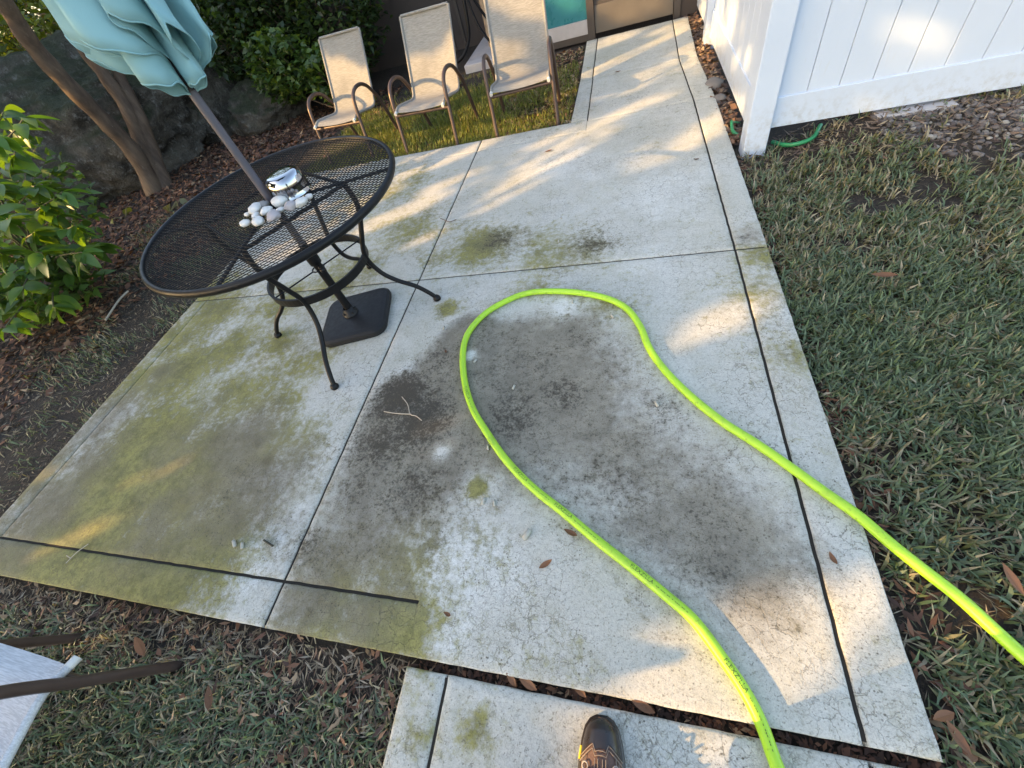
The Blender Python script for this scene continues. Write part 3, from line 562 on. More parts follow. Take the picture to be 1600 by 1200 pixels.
# ------------------------------------------------------------------ chairs
def make_chair(sling, label, group, lift=0.):
    root = tag(empty('patio_chair'), label, 'chair', group)
    prof = smooth_path([(.03, .318), (.10, .338), (.22, .322), (.36, .298), (.425, .305), (.462, .352), (.52, .475), (.60, .64), (.694, .839)], 5)
    ln = len(prof); hw_ = .236
    mb = MB(); vs = []; fs = []; nx = 8
    for side in (0, 1):
        for i, (y, z) in enumerate(prof):
            for j in range(nx+1):
                x = -hw_+2*hw_*j/nx; sag = .014*(1-(x/hw_)**2)
                vs.append((x, y+sag*(.7 if i > ln*.55 else 0)+side*.002, z-sag*(1 if i < ln*.55 else 0)-side*.0025))
        o = side*ln*(nx+1)
        for i in range(ln-1):
            for j in range(nx):
                q = (o+i*(nx+1)+j, o+i*(nx+1)+j+1, o+(i+1)*(nx+1)+j+1, o+(i+1)*(nx+1)+j); fs.append(q if side == 0 else q[::-1])
    mb.add(vs, fs, True)
    mb.build('sling', sling, root)
    arm = smooth_path([(0, -.03), (.03, .12), (.065, .30), (.088, .40), (.115, .462), (.165, .502), (.235, .516), (.315, .507), (.39, .468), (.445, .405), (.50, .327), (.545, .20), (.612, -.03)], 4)
    arm = [(y, z+max(0, z-.3)*lift) for y, z in arm]
    for s_ in (-1, 1):
        MB().tube([(s_*(hw_+.006), y, z) for y, z in prof], .0125, 8).build('side_rail', sling, root)
        MB().tube([(s_*(hw_+.006), .034, .3195), (s_*(hw_+.006), .008, .311)], .0135, 10).build('plug', MPLUG, root)
        MB().tube([(s_*.272, y, z) for y, z in arm], .017, 10, r2=.0085, up=(0, -.3, 1) if False else None).build('arm_leg', MBRONZE, root) if False else MB().tube([(s_*.272, y, z) for y, z in arm], .0165, 10).build('arm_leg', MBRONZE, root)
        MB().box((s_*.272-.02, -.006, -.033), (s_*.272+.02, .02, -.015), .004).build('foot', MBLACK, root)
    MB().tube([(-.265, .062, .282), (.265, .062, .282)], .014, 10).build('front_bar', MBRONZE, root)
    MB().tube([(-.265, .50, .30), (.265, .50, .30)], .012, 10).build('rear_bar', MBRONZE, root)
    MB().tube([(-hw_, .694, .842), (hw_, .694, .842)], .011, 8).build('top_bar', sling, root)
    return root
CG = 'sling chairs lined up behind the patio'
c1 = make_chair(MSLING, 'tan sling chair nearest the hedge, leftmost of the row behind the table', CG)
c1.location = (-2.739, 4.015, -.01); c1.rotation_euler.z = -.109
for (x, y, a, lab) in ((-1.776, 3.878, -.099, 'tan sling chair in the middle of the row, shadow across its upper back'), (-.846, 3.869, .076, 'tan sling chair nearest the path, right end of the row')):
    c = copy_tree(c1); c.location = (x, y, -.01); c.rotation_euler.z = a; c['label'] = lab
c4 = make_chair(MSLINGW, 'pale grey sling chair cut off at the lower left corner on the grass', None, .45)
c4.location = (-1.85, -.145, -.035); c4.rotation_euler.z = rad(179)

# ------------------------------------------------------------------ table, umbrella, things on the table
TC = np.array([-1.57, 1.56]); TH = .745; AX, AY = .664, .602; TA = math.atan2(-.772, .635)
table = tag(empty('patio_table', (TC[0], TC[1], 0)), 'black oval mesh patio table with curved legs', 'table')
def ell(t, k=1.): 
    x, y = AX*k*math.cos(t), AY*k*math.sin(t); return Vector((x*math.cos(TA)-y*math.sin(TA), x*math.sin(TA)+y*math.cos(TA), 0))
rim = MB(); N = 72; vs = []; fs = []
sec = [(.006, .0), (.010, .007), (.019, .009), (.027, .003), (.030, -.010), (.024, -.021), (.012, -.022), (.006, -.012)]
for i in range(N):
    t = 2*math.pi*i/N; e0 = ell(t); nrm = e0.normalized()
    for (a, b) in sec: q = e0-nrm*(.03-a); vs.append((q.x, q.y, TH+b))
m = len(sec)
for i in range(N):
    for j in range(m): fs.append((i*m+j, ((i+1) % N)*m+j, ((i+1) % N)*m+(j+1) % m, i*m+(j+1) % m))
rim.add(vs, fs, True).build('rim', MBLACK, table)
# expanded mesh: two families of strands
ms = MB(); wdt = .0015
def strand(angle, pitch):
    d = Vector((math.cos(angle), math.sin(angle), 0)); n = Vector((-d.y, d.x, 0)); k = -math.ceil(.72/pitch)
    while k*pitch < .72:
        o = n*(k*pitch); k += 1
        ts = []
        cth, sth = math.cos(TA), math.sin(TA)
        ox, oy = o.x*cth+o.y*sth, -o.x*sth+o.y*cth; dx, dy = d.x*cth+d.y*sth, -d.x*sth+d.y*cth
        a, b = AX-.012, AY-.012
        A = (dx/a)**2+(dy/b)**2; B = 2*(ox*dx/a/a+oy*dy/b/b); C = (ox/a)**2+(oy/b)**2-1; D = B*B-4*A*C
        if D <= 0: continue
        t0, t1 = (-B-math.sqrt(D))/2/A, (-B+math.sqrt(D))/2/A
        p0, p1 = o+d*t0, o+d*t1; h = n*(wdt/2)
        z0, z1 = TH-.001, TH+.0012
        ms.add([(p0-h)+Vector((0, 0, z0)), (p0+h)+Vector((0, 0, z1)), (p1+h)+Vector((0, 0, z1)), (p1-h)+Vector((0, 0, z0)), (p0)+Vector((0, 0, z0-.001)), (p1)+Vector((0, 0, z0-.001))], [(0, 3, 2, 1), (0, 4, 5, 3), (1, 2, 5, 4)])
LA = math.radians(13.5)
strand(LA+.55, .0195); strand(LA-.55, .0195)
mo = ms.build('mesh_top', MBLACK, table); mo['kind'] = 'stuff'
hub = MB().lathe([(.03, -.03), (.034, -.03), (.034, .006), (.03, .006)], (0, 0, TH), 24, close=False).build('umbrella_ring', MBLACK, table)
legang = [math.atan2(.122, .509), math.atan2(-.513, .109), math.atan2(-.105, -.512), math.atan2(.497, -.107)]
for a in legang:   # support straps under the mesh
    tip = None
    for i in range(720):
        q = ell(2*math.pi*i/720, .97)
        if abs((math.atan2(q.y, q.x)-a+math.pi) % (2*math.pi)-math.pi) < .006: tip = q
    MB().tube([Vector((math.cos(a), math.sin(a), 0))*.035+Vector((0, 0, TH-.012)), tip+Vector((0, 0, TH-.012))], .010, 8, r2=.006).build('strap', MBLACK, table)
for i in range(4):
    a, b = legang[i], legang[(i+1) % 4]; r_ = .36
    MB().tube([(r_*math.cos(a), r_*math.sin(a), TH-.02), (r_*math.cos(b), r_*math.sin(b), TH-.02)], .008, 8).build('brace', MBLACK, table)
lp = smooth_path([(.36, .728), (.372, .65), (.355, .58), (.31, .48), (.275, .40), (.27, .34), (.30, .255), (.36, .185), (.436, .125), (.49, .06), (.518, .012)], 4)
for a in legang:
    lg = MB().tube([(r_*math.cos(a), r_*math.sin(a), z) for r_, z in lp], .0125, 10).build('leg', MBLACK, table)
    MB().lathe([(.012, 0), (.021, .003), (.023, .012), (.019, .022), (.012, .03)], (.518*math.cos(a), .518*math.sin(a), 0), 14).build('foot', MBLACK, lg)
MB().tube([(.265*math.cos(t), .265*math.sin(t), .372) for t in np.linspace(0, 2*math.pi, 61)], .017, 8, False, r2=.008, up=(0, 0, 1)).build('ring', MBLACK, table) if False else None
rg_ = MB(); vs = []; fs = []
for i in range(64):
    t = 2*math.pi*i/64
    for (r_, z) in ((.262, .352), (.274, .352), (.274, .392), (.262, .392)): vs.append((r_*math.cos(t), r_*math.sin(t), z))
for i in range(64):
    for j in range(4): fs.append((i*4+j, ((i+1) % 64)*4+j, ((i+1) % 64)*4+(j+1) % 4, i*4+(j+1) % 4))
rg_.add(vs, fs).build('ring', MBLACK, table)
wr = MB(); a = rad(55)
wr.tube([(-.262*math.cos(a), -.262*math.sin(a), .372), (-.03*math.cos(a), -.03*math.sin(a), .372)], .004, 6); wr.tube([(.262*math.cos(a), .262*math.sin(a), .372), (.03*math.cos(a), .03*math.sin(a), .372)], .004, 6)
wr.tube([(.032*math.cos(t), .032*math.sin(t), .372) for t in np.linspace(0, 2*math.pi, 21)], .004, 6, False); wr.build('pole_guide', MBLACK, table)

umb = tag(empty('patio_umbrella', (TC[0]+.01, TC[1], 0)), 'closed teal patio umbrella standing through the black mesh table', 'umbrella')
MB().tube([(0, 0, .05), (0, 0, .52)], .022, 16).build('base_tube', MBLACK, umb)
col_ = MB().lathe([(.022, .40), (.031, .405), (.033, .45), (.031, .47), (.024, .478)], (0, 0, 0), 20).build('collar', MBLACK, umb)
kn = MB().tube([(.02, -.02, .39), (.045, -.035, .385)], .008, 8); kn.lathe([(.004, 0), (.016, .003), (.016, .02), (.006, .024)], (.048, -.036, .372), 12); kn.build('knob', MBLACK, umb)
MB().tube([(0, 0, .45), (0, 0, 1.185)], .0175, 16).build('pole', MPOLE, umb)
MB().tube([(0, 0, 1.18), (0, 0, 2.35)], .023, 16).build('upper_pole', simple('brown_pole', (.03, .022, .022), .45, .2), umb)
cv = MB(); hem = MB(); er_ = Vector((.7071, .7071, 0)); ef_ = Vector((.7071, -.7071, 0))
def lobe(ang, L, zt, hw_, zr, curl, seed, nphi=30, nv=18):
    vs = []; fs = []; edge = []
    for i in range(nphi+1):
        ph = -1+2*i/nphi; a = abs(ph); sg = 1 if ph >= 0 else -1
        al = .022+(L-.022)*(1-a**1.55); sd = hw_*sg*math.sin(math.pi*min(1, a*1.02))**.9; zh = zt+(zr-zt)*a**1.1+.008*math.sin(6*ph+seed)+.004*math.sin(17*ph+seed*3)
        for k in range(nv+1):
            q = (k/nv)**1.15; z = zh+(2.35-zh)*q; sc = 1-.74*min(1, max(0, (z-1.15)/1.2))**1.15
            th = ang+curl*(al/.24)**1.4*(1-.35*q)
            fold = .013*(1-2*abs(((z*3.1+seed*.37+ph*.6) % 1)-.5))*(1-a)+.006*math.sin(19*z+seed*2+ph*7)
            d = er_*math.cos(th)+ef_*math.sin(th); n = Vector((-d.y, d.x, 0))
            p_ = d*(al*sc+fold*.6)+n*(sd*sc+fold); p_.z = z
            vs.append(p_)
            if k == 0: edge.append((p_.x, p_.y, p_.z+.003))
    for i in range(nphi):
        for k in range(nv): a, b = i*(nv+1)+k, (i+1)*(nv+1)+k; fs.append((a, b, b+1, a+1))
    cv.add(vs, fs, True); hem.tube(edge, .0027, 6, True)
# angle (0 = to the right seen from the patio, 90 = towards the camera), length, tip height, half width, root height, wrap
for k, (ang, L, zt, hw_, zr, curl) in enumerate(((128, .245, 1.40, .036, 1.27, .95), (92, .235, 1.385, .034, 1.245, 1.0), (60, .20, 1.425, .030, 1.235, 1.15), (28, .215, 1.355, .036, 1.20, 1.0), (-12, .20, 1.29, .034, 1.20, .95), (-50, .20, 1.30, .034, 1.21, .8), (-95, .19, 1.36, .04, 1.23, .9), (-150, .22, 1.40, .04, 1.25, .9), (105, .17, 1.255, .04, 1.175, .8), (50, .12, 1.215, .035, 1.175, .7), (150, .22, 1.345, .03, 1.23, .7))): lobe(rad(ang), L, zt, hw_, zr, curl, k*1.9+1)
canopy = cv.build('canopy', MCAN, umb); md = canopy.modifiers.new('thick', 'SOLIDIFY'); md.thickness = .003; md.offset = 0
hem.build('hem', MCAN, canopy)
# base
bs = tag(empty('umbrella_base', (-1.545, 1.56, 0), rad(15)), 'black square resin umbrella base under the table', 'umbrella base')
def rsq(h, r_, z, n=6):
    out = []
    for cx, cy, a0 in ((1, 1, 0), (-1, 1, 90), (-1, -1, 180), (1, -1, 270)):
        for i in range(n+1): t = rad(a0+90*i/n); out.append(((h-r_)*cx+r_*math.cos(t), (h-r_)*cy+r_*math.sin(t), z))
    return out
lv = [rsq(.195, .07, 0.002), rsq(.202, .072, .018), rsq(.20, .07, .036), rsq(.188, .066, .046), rsq(.165, .055, .05), rsq(.06, .055, .058)]
vs = sum(lv, []); m = len(lv[0]); fs = [(i*m+j, i*m+(j+1) % m, (i+1)*m+(j+1) % m, (i+1)*m+j) for i in range(len(lv)-1) for j in range(m)]; fs.append(tuple((len(lv)-1)*m+j for j in range(m)))
MB().add(vs, fs, False).build('slab', MBASE, bs)
MB().lathe([(.045, .055), (.045, .068), (.03, .074), (.03, .10), (.0235, .10)], (-.02, 0, 0), 20, close=False).build('socket', MBASE, bs)
for i in range(4): t = rad(45+90*i); MB().lathe([(.007, .066), (.007, .075), (.003, .077)], (-.02+.037*math.cos(t), .037*math.sin(t), 0), 8).build('bolt', MBLACK, bs)
# steel bowl upside down
bp = G(459, 303, TH); bowl = tag(MB().lathe([(.086, .004), (.0885, .0), (.0885, .003), (.086, .006), (.0855, .026), (.0845, .05), (.082, .067), (.077, .079), (.070, .087), (.060, .091), (.045, .0925), (.02, .093), (.0005, .0932)], (0, 0, 0), 48, close=False).build('steel_bowl', MSTEEL), 'shiny upturned steel bowl on the black mesh table', 'bowl'); bowl.location = (bp[0], bp[1], TH+.004)
SG = 'stones on the table'
for (x, y, s_, asp, mt, lab) in (
    (399, 327, .030, 1.15, MSTONE, 'largest smooth white round stone left of the umbrella pole'), (384, 350, .021, 1.2, MSTONE, 'white oval stone at the far left of the table stones'),
    (404, 347, .026, 1.35, MSTONE, 'white flat oval stone at the front of the table stones'), (387, 336, .013, 1.1, MSTONE, 'tiny white stone tucked behind the leftmost white stone'), (400, 338, .017, 1.3, MSTONE, 'small white stone squeezed between larger white stones'),
    (417, 331, .024, 1.2, MSTONE, 'pale lilac white stone right of the largest round stone'), (412, 321, .022, 1.4, MSTONEG, 'dark grey flat stone against the umbrella pole'), (428, 338, .028, 1.5, MSTONEP, 'pinkish grey long stone in the table pile'),
    (437, 316, .032, 1.2, MSTONE, 'chalky rough white stone in front of the umbrella pole'), (455, 323, .026, 1.15, MSTONEP, 'grey rounded stone right of the chalky white stone'), (439, 329, .015, 1.4, MSTONE, 'white pebble under the chalky stone'),
    (471, 317, .024, 1.3, MSTONE, 'rough cream stone in front of the steel bowl'), (484, 308, .016, 1.2, MSTONE, 'small cream stone at the right foot of the steel bowl'), (452, 312, .012, 1.2, MSTONEP, 'small grey pebble between the bowl and the chalky stone')):
    q = G(x, y, TH+s_*.55); o = rock('stone', (q[0], q[1], TH+.003+s_*.58), (s_*asp, s_, s_*.62), x*.37+y, 3, .20, rad(x*7 % 180), 1.0, mt); tag(o, lab, 'stone', SG)

# ------------------------------------------------------------------ lime hose
hp = [(1300, 1310), (1240, 1245), (1215, 1200), (1190, 1132), (1165, 1082), (1130, 1030), (1085, 970), (1040, 930), (985, 885), (930, 842), (880, 800), (830, 760), (790, 718), (760, 675), (737, 635), (725, 590), (724, 545), (735, 515), (762, 487), (800, 466), (830, 457), (865, 455), (910, 458), (950, 467), (980, 483), (1000, 510), (1015, 545), (1040, 580), (1080, 620), (1130, 660), (1180, 692), (1235, 730), (1290, 770), (1340, 805), (1390, 848), (1440, 888), (1500, 935), (1560, 990), (1610, 1035), (1700, 1110)]
HR = .0155
hpts = []
for q in hp:
    z = HR+.001
    g0 = G(*q, z)
    if g0[0] > xr2: z = HR+.001-.008*min(1, (g0[0]-xr2)/.1); g0 = G(*q, z)
    hpts.append(g0)
hpts += [np.array([1.3, -.1, .0]), np.array([1.9, -.5, -.02]), np.array([2.6, -.6, -.03])]
hpath = smooth_path(hpts, 8)
hose = tag(MB().tube(hpath, HR, 14).build('lime_hose', MHOSE), 'lime green hose looped across the stained concrete and onto the lawn', 'hose')
arc = np.concatenate([[0], np.cumsum([np.linalg.norm(hpath[i+1]-hpath[i]) for i in range(len(hpath)-1)])])
HP = np.array(hpath)
def at_arc(s_):
    p_ = np.array([np.interp(s_, arc, HP[:, k]) for k in range(3)]); q = np.array([np.interp(s_+.004, arc, HP[:, k]) for k in range(3)]); t = q-p_; return p_, t/np.linalg.norm(t)
def near_arc(px, py): q = G(px, py, HR); return arc[np.argmin(((HP-q)**2).sum(1))]
def hose_text(txt, s0, size=.014, rev=False, roll=0.):
    cu = bpy.data.curves.new('txt', 'FONT'); cu.body = txt; cu.size = size; cu.align_x = 'LEFT'; cu.align_y = 'CENTER'; cu.resolution_u = 2
    ob = bpy.data.objects.new('txt', cu); COL.objects.link(ob); dg = bpy.context.evaluated_depsgraph_get(); me = bpy.data.meshes.new_from_object(ob.evaluated_get(dg)); bpy.data.objects.remove(ob); bpy.data.curves.remove(cu)
    for v in me.vertices:
        x, y = v.co.x, v.co.y; s_ = s0-x if rev else s0+x
        p_, t = at_arc(s_); side = np.cross([0, 0, 1], t)*(-1 if rev else 1); side /= np.linalg.norm(side); an = y/HR+roll; r_ = HR+.0006
        v.co = Vector(p_+side*(r_*math.sin(an))+np.array([0, 0, 1])*(r_*math.cos(an)))
    link('lettering', me, MTEXT, hose)
for (px, py) in ((700, 620), (805, 735), (872, 790), (988, 882), (1130, 1030)):
    s0 = near_arc(px, py); hose_text('FLEXZILLA  -- --- -- - --- -- -', s0, .0165, True, .1)
for (px, py) in ((1090, 625), (1320, 788)): hose_text('- - -   - -', near_arc(px, py), .012, False, .5)

# ------------------------------------------------------------------ tree and boulders at the left
tree = tag(empty('multi_stemmed_tree', (-5.93, 4.32, GZ)), 'brown multi stemmed tree growing in front of the mossy boulder', 'tree')
def trunk(pts, r0, r1, name='trunk'):
    q = smooth_path([(x+.02*math.sin(z*9+x*7), y+.02*math.cos(z*7), z) for x, y, z in pts], 6); n = len(q)
    return MB().tube(q, [(r0+(r1-r0)*i/(n-1))*(1+.06*math.sin(i*1.3))*(1+.35*math.exp(-i/2.)) for i in range(n)], 12).build(name, MBARK, tree)
def tp(x, y, r_):          # point of the tree plane seen in the photo, r_ metres from the camera horizontally
    d = ray(x, y); k = r_/math.hypot(d[0], d[1]); return (d[0]*k+5.93, d[1]*k-4.32, CAMH+d[2]*k-GZ)
R0 = math.hypot(5.93, 4.32)
trunk([(0, 0, -.05), tp(215, 240, R0-.05), tp(160, 190, R0-.15), tp(100, 125, R0-.3), tp(50, 65, R0-.45), tp(0, 5, R0-.6), tp(-60, -80, R0-.8), tp(-130, -200, R0-1.)], .098, .062)
trunk([(.03, .05, -.05), tp(225, 225, R0+.1), tp(195, 170, R0+.1), tp(160, 110, R0+.1), tp(130, 50, R0+.1), tp(105, -20, R0), tp(80, -120, R0)], .085, .05)
trunk([(.08, .08, -.05), tp(240, 230, R0+.1), tp(215, 180, R0+.12), tp(190, 125, R0+.15), tp(175, 80, R0+.2), tp(160, 0, R0+.2), tp(155, -120, R0+.2)], .08, .042)
trunk([(.0, .1, -.05), tp(233, 215, R0+.2), tp(170, 130, R0+.25), tp(125, 70, R0+.3), tp(100, 10, R0+.3), tp(60, -90, R0+.3)], .065, .035)
o = rock('boulder', (-7.05, 5.05, .42), (1.75, .95, 1.02), 3, 6, .22, rad(48), 1.3); tag(o, 'huge grey mossy limestone boulder behind the tree', 'boulder')
o = rock('boulder', (-6.1, 6.15, .28), (.62, .5, .62), 8, 5, .22, rad(30), 1.3); tag(o, 'pale grey boulder between the tree and the hedge', 'boulder')
o = rock('boulder', (-5.05, 6.0, .1), (.55, .38, .36), 12, 5, .25, rad(15), 1.4); tag(o, 'low grey rock half hidden under the hedge', 'boulder')

# ------------------------------------------------------------------ foliage
def leaf_cloud(c, axes_up, L, W, cols, wts, tilt=.7, droop=.2):
    """c (n,3) centres; returns verts, faces, cols of folded leaves, 4 triangles each"""
    n = len(c); L = L*rng.uniform(.6, 1.3, n); W = W*rng.uniform(.7, 1.25, n)
    az = rng.uniform(0, 2*np.pi, n); el = rng.normal(-droop, tilt*.5, n)
    d = np.c_[np.cos(az)*np.cos(el), np.sin(az)*np.cos(el), np.sin(el)]
    up = np.c_[rng.normal(0, tilt, (n, 2)), np.full(n, 1.)]+axes_up; s_ = np.cross(d, up); s_ /= np.linalg.norm(s_, axis=1)[:, None]; nn = np.cross(s_, d)
    h = (L/2)[:, None]; w_ = (W/2)[:, None]; fold = (W*.18)[:, None]
    v = np.stack([c-d*h, c-d*h*.15-s_*w_+nn*fold, c+d*h-nn*fold, c-d*h*.15+s_*w_+nn*fold, c+d*h*.1], 1).reshape(-1, 3)
    b = np.arange(n)*5; f = np.concatenate([np.c_[b, b+1, b+4], np.c_[b+1, b+2, b+4], np.c_[b+2, b+3, b+4], np.c_[b+3, b, b+4]])
    return v, f, np.repeat(pick(n, cols, wts), 5, 0)
GL = [(.034, .065, .017), (.022, .045, .013), (.05, .085, .02), (.075, .105, .025)]
def clump_pts(n, blobs_, shell=.55):
    out = []
    wt = np.array([b[3]*b[4]*b[5] for b in blobs_]); ns = rng.multinomial(n, wt/wt.sum())
    for (x, y, z, a, b, c_), k in zip(blobs_, ns):
        q = rng.normal(0, 1, (k, 3)); q /= np.linalg.norm(q, axis=1)[:, None]; r_ = rng.uniform(shell**3, 1, k)**(1/3)*(1+.18*vnoise(q[:, :2]*2+x, 1.3, int(z*3))); out.append(np.c_[x+q[:, 0]*r_*a, y+q[:, 1]*r_*b, z+q[:, 2]*r_*c_])
    return np.concatenate(out)
def shrub(name, label, cat, blobs_, n, L, W, cols, wts, stems, group=None, stem_r=.012):
    x, y = blobs_[0][0], blobs_[0][1]; root = tag(empty(name, (x, y, GZ)), label, cat, group)
    c = clump_pts(n, blobs_); c = c[c[:, 2] > GZ+.04]
    v, f, col = leaf_cloud(c, 0, L, W, cols, wts); v = v-np.array([x, y, GZ])
    o = link('foliage', np_mesh('foliage', v, f, col), MLEAF, root); o['kind'] = 'stuff'
    mb = MB(); r2 = random.Random(n)
    for i in range(stems):
        b = blobs_[i % len(blobs_)]; a = (r2.uniform(-.15, .15)*b[3], r2.uniform(-.15, .15)*b[4], 0)
        e = (b[0]-x+r2.uniform(-.5, .5)*b[3], b[1]-y+r2.uniform(-.5, .5)*b[4], max(.15, b[2]-GZ+r2.uniform(-.2, .8)*b[5]))
        mb.tube(smooth_path([a, (a[0]*.5+e[0]*.5, a[1]*.5+e[1]*.5, e[2]*.45), e], 4), [stem_r*(1-.1*k) for k in range(9)][:9], 6)
    mb.build('stem', MBARK, root); return root
shrub('hedge_shrub', 'tall dark green shrub behind the leftmost tan chair', 'shrub', [(-3.9, 6.75, 1.2, .95, .8, 1.25), (-3.5, 6.2, .75, .5, .4, .5), (-4.5, 6.4, .95, .6, .5, .6)], 5200, .10, .05, GL, [4, 5, 3, 1], 16)
shrub('hedge_shrub', 'dense dark shrub above the low grey rock', 'shrub', [(-5.1, 6.8, 1.15, .9, .8, 1.2), (-5.0, 6.1, .95, .6, .45, .5)], 4600, .11, .055, GL, [4, 5, 3, 1], 16)
shrub('hedge_shrub', 'dark shrub right behind the pale grey boulder', 'shrub', [(-6.3, 7.1, 1.2, 1.0, .8, 1.3), (-5.9, 6.4, 1.15, .5, .4, .5)], 4200, .12, .06, GL, [4, 5, 3, 1], 16)
shrub('hedge_shrub', 'low leafy shrub with light green tips beside the first chair', 'shrub', [(-3.55, 5.75, .35, .45, .35, .32), (-4.2, 5.75, .55, .5, .35, .4)], 1500, .11, .055, [(.05, .10, .022), (.075, .13, .03), (.12, .17, .03)], [4, 3, 1], 10)
shrub('sunlit_shrub', 'sunlit yellow green shrub above the big boulder', 'shrub', [(-8.3, 6.0, 1.9, 1.2, 1.0, 1.0), (-9.2, 5.0, 1.8, 1.1, .9, 1.0), (-10.4, 6.0, 2.3, 1.5, 1.2, 1.6)], 11000, .13, .065, [(.17, .21, .03), (.22, .25, .04), (.10, .13, .025), (.26, .15, .08)], [4, 3, 3, .6], 14)  # the yellow of sunlight is put into the leaf colours
shrub('leafy_shrub', 'dark leafy shrub at the top left behind the tree stems', 'shrub', [(-8.0, 8.4, 2.2, 1.6, 1.1, 2.0), (-10.6, 7.4, 2.2, 1.6, 1.1, 2.0), (-13., 7., 2.6, 2.2, 1.8, 2.6), (-9.5, 10.5, 2.6, 2.4, 1.6, 2.6)], 13000, .15, .08, GL, [4, 5, 3, 1], 14)
shrub('tree_row', 'row of tall dark trees far behind the boulder at the top left', 'trees', [(-17, 9., 2.6, 2.6, 2.0, 3.0), (-19, 5., 2.6, 2.2, 3., 3.2), (-15., 13., 2.6, 3., 2., 3.2), (-21, 1., 2.6, 2.2, 3., 3.2), (-10, 15., 2.6, 3., 2., 3.2)], 16000, .42, .26, [(.10, .13, .025), (.07, .10, .02), (.16, .18, .035)], [4, 4, 2], 10, None, .06)
# broad-leaved bush in the left foreground: every leaf a part
def leaf_mesh(L, W, curl, seed):
    t = np.linspace(0, 1, 7); prof = np.sin(np.pi*t**.8)**.85; vs = []; fs = []
    for i, q in enumerate(t):
        y = q*L; z = -curl*L*q*q; w_ = W*.5*prof[i]
        vs += [(-w_, y, z+w_*.28), (0, y, z), (w_, y, z+w_*.28)]
    for i in range(6):
        a = i*3; fs += [(a, a+1, a+4, a+3), (a+1, a+2, a+5, a+4)]
    me = bpy.data.meshes.new('leaf'); me.from_pydata(vs, [], fs); me.polygons.foreach_set('use_smooth', [True]*len(fs)); me.materials.append(MLEAF1); return me
LM = [leaf_mesh(.125, .068, .22, 0), leaf_mesh(.105, .058, .35, 1), leaf_mesh(.14, .072, .15, 2), leaf_mesh(.085, .048, .25, 3)]
bush = tag(empty('broad_leaf_bush', (-4.75, 2.15, GZ)), 'bright green broad leaved bush at the left edge of the picture', 'bush')
r2 = random.Random(11); mb = MB(); made = 0
targets = [(150, 390), (95, 345), (60, 300), (115, 430), (70, 400), (20, 350), (30, 430), (90, 480), (30, 250), (10, 190), (40, 200), (0, 300), (10, 400), (0, 480), (60, 370), (130, 400), (20, 510), (0, 230), (100, 310), (45, 450), (-30, 380), (-30, 300), (-40, 450), (0, 345), (75, 330), (40, 380), (120, 360)]
for k, (px, py) in enumerate(targets):
    d = ray(px, py); rr_ = r2.uniform(4.35, 5.0) if px > 40 else r2.uniform(4.4, 5.2); q = rr_/math.hypot(d[0], d[1]); tip = Vector((d[0]*q+4.75, d[1]*q-2.15, CAMH+d[2]*q-GZ))
    if tip.z < .05: tip.z = .08
    path = smooth_path([(r2.uniform(-.08, .08), r2.uniform(-.08, .08), 0), (tip.x*.35, tip.y*.35, tip.z*.75+.06), tuple(tip*1.0+Vector((0, 0, .03))), tuple(tip*1.03)], 5)
    mb.tube(path, [.009*(1-.045*i) for i in range(len(path))], 6)
    n = len(path)
    for j in range(11):
        u = .5+.5*j/10; p_ = Vector(path[min(n-1, int(u*(n-1)))]); dirn = Vector(path[min(n-1, int(u*(n-1))+1)])-Vector(path[max(0, int(u*(n-1))-1)])
        base_az = math.atan2(dirn.y, dirn.x); az = base_az+(1 if j % 2 else -1)*r2.uniform(.5, 1.5) if j < 10 else base_az
        o = link('leaf', LM[r2.randrange(4)], None, bush); o.location = p_; s_ = r2.uniform(.95, 1.5); o.scale = (s_, s_, s_)
        o.rotation_euler = (r2.uniform(-1.0, .1), r2.uniform(-.55, .55), az-math.pi/2); made += 1
c = clump_pts(1100, [(-4.95, 2.15, .28, .7, .5, .30), (-4.6, 1.95, .2, .45, .4, .22), (-5.0, 2.75, .7, .5, .3, .5)], .3); c = c[c[:, 2] > GZ+.05]
v, f, col = leaf_cloud(c, 0, .125, .066, [(.075, .15, .034), (.055, .11, .026), (.10, .17, .035)], [4, 3, 2], .7, .25); v = v-np.array([-4.75, 2.15, GZ])
o = link('foliage', np_mesh('foliage', v, f, col), MLEAF, bush); o['kind'] = 'stuff'
mb.build('stem', simple('green_stem', (.09, .085, .04), .7), bush)
# small variegated ground plants
def small_plant(label, spots, col):
    q0 = spots[0]; b = G(q0[0], q0[1]+14, GZ); root = tag(empty('caladium_plant', (b[0], b[1], GZ)), label, 'plant'); mb = MB()
    m_ = foliage_mat('caladium_leaf', False, col, .35, .5, .3)
    for (x, y, s_, az) in spots:
        d = ray(x, y); k = math.hypot(b[0], b[1])/math.hypot(d[0], d[1]); p_ = Vector((d[0]*k-b[0], d[1]*k-b[1], max(.05, CAMH+d[2]*k-GZ)))
        mb.tube(smooth_path([(0, 0, 0), tuple(p_*.6), tuple(p_)], 4), .004, 6)
        me = leaf_mesh(s_, s_*.72, .3, 0); me.materials.clear(); me.materials.append(m_); o = link('leaf', me, None, root); o.location = p_; o.rotation_euler = (-.75, .1, az)
    mb.build('stem', simple('pale_stem', (.2, .17, .08), .6), root)
small_plant('small plant with pale pink veined leaves below the hedge', [(446, 178, .17, 2.9), (440, 205, .14, 3.6), (432, 214, .12, 2.4), (452, 190, .1, 1.9)], (.22, .22, .10))
small_plant('two leaved pale green plant at the foot of the boulder', [(197, 325, .15, 1.2), (185, 349, .16, 2.8)], (.17, .20, .06))
small_plant('small striped spider plant beside the tree base', [(265, 318, .12, 1.9), (275, 314, .12, 3.), (258, 322, .10, .9), (283, 310, .1, 3.9)], (.15, .15, .08))

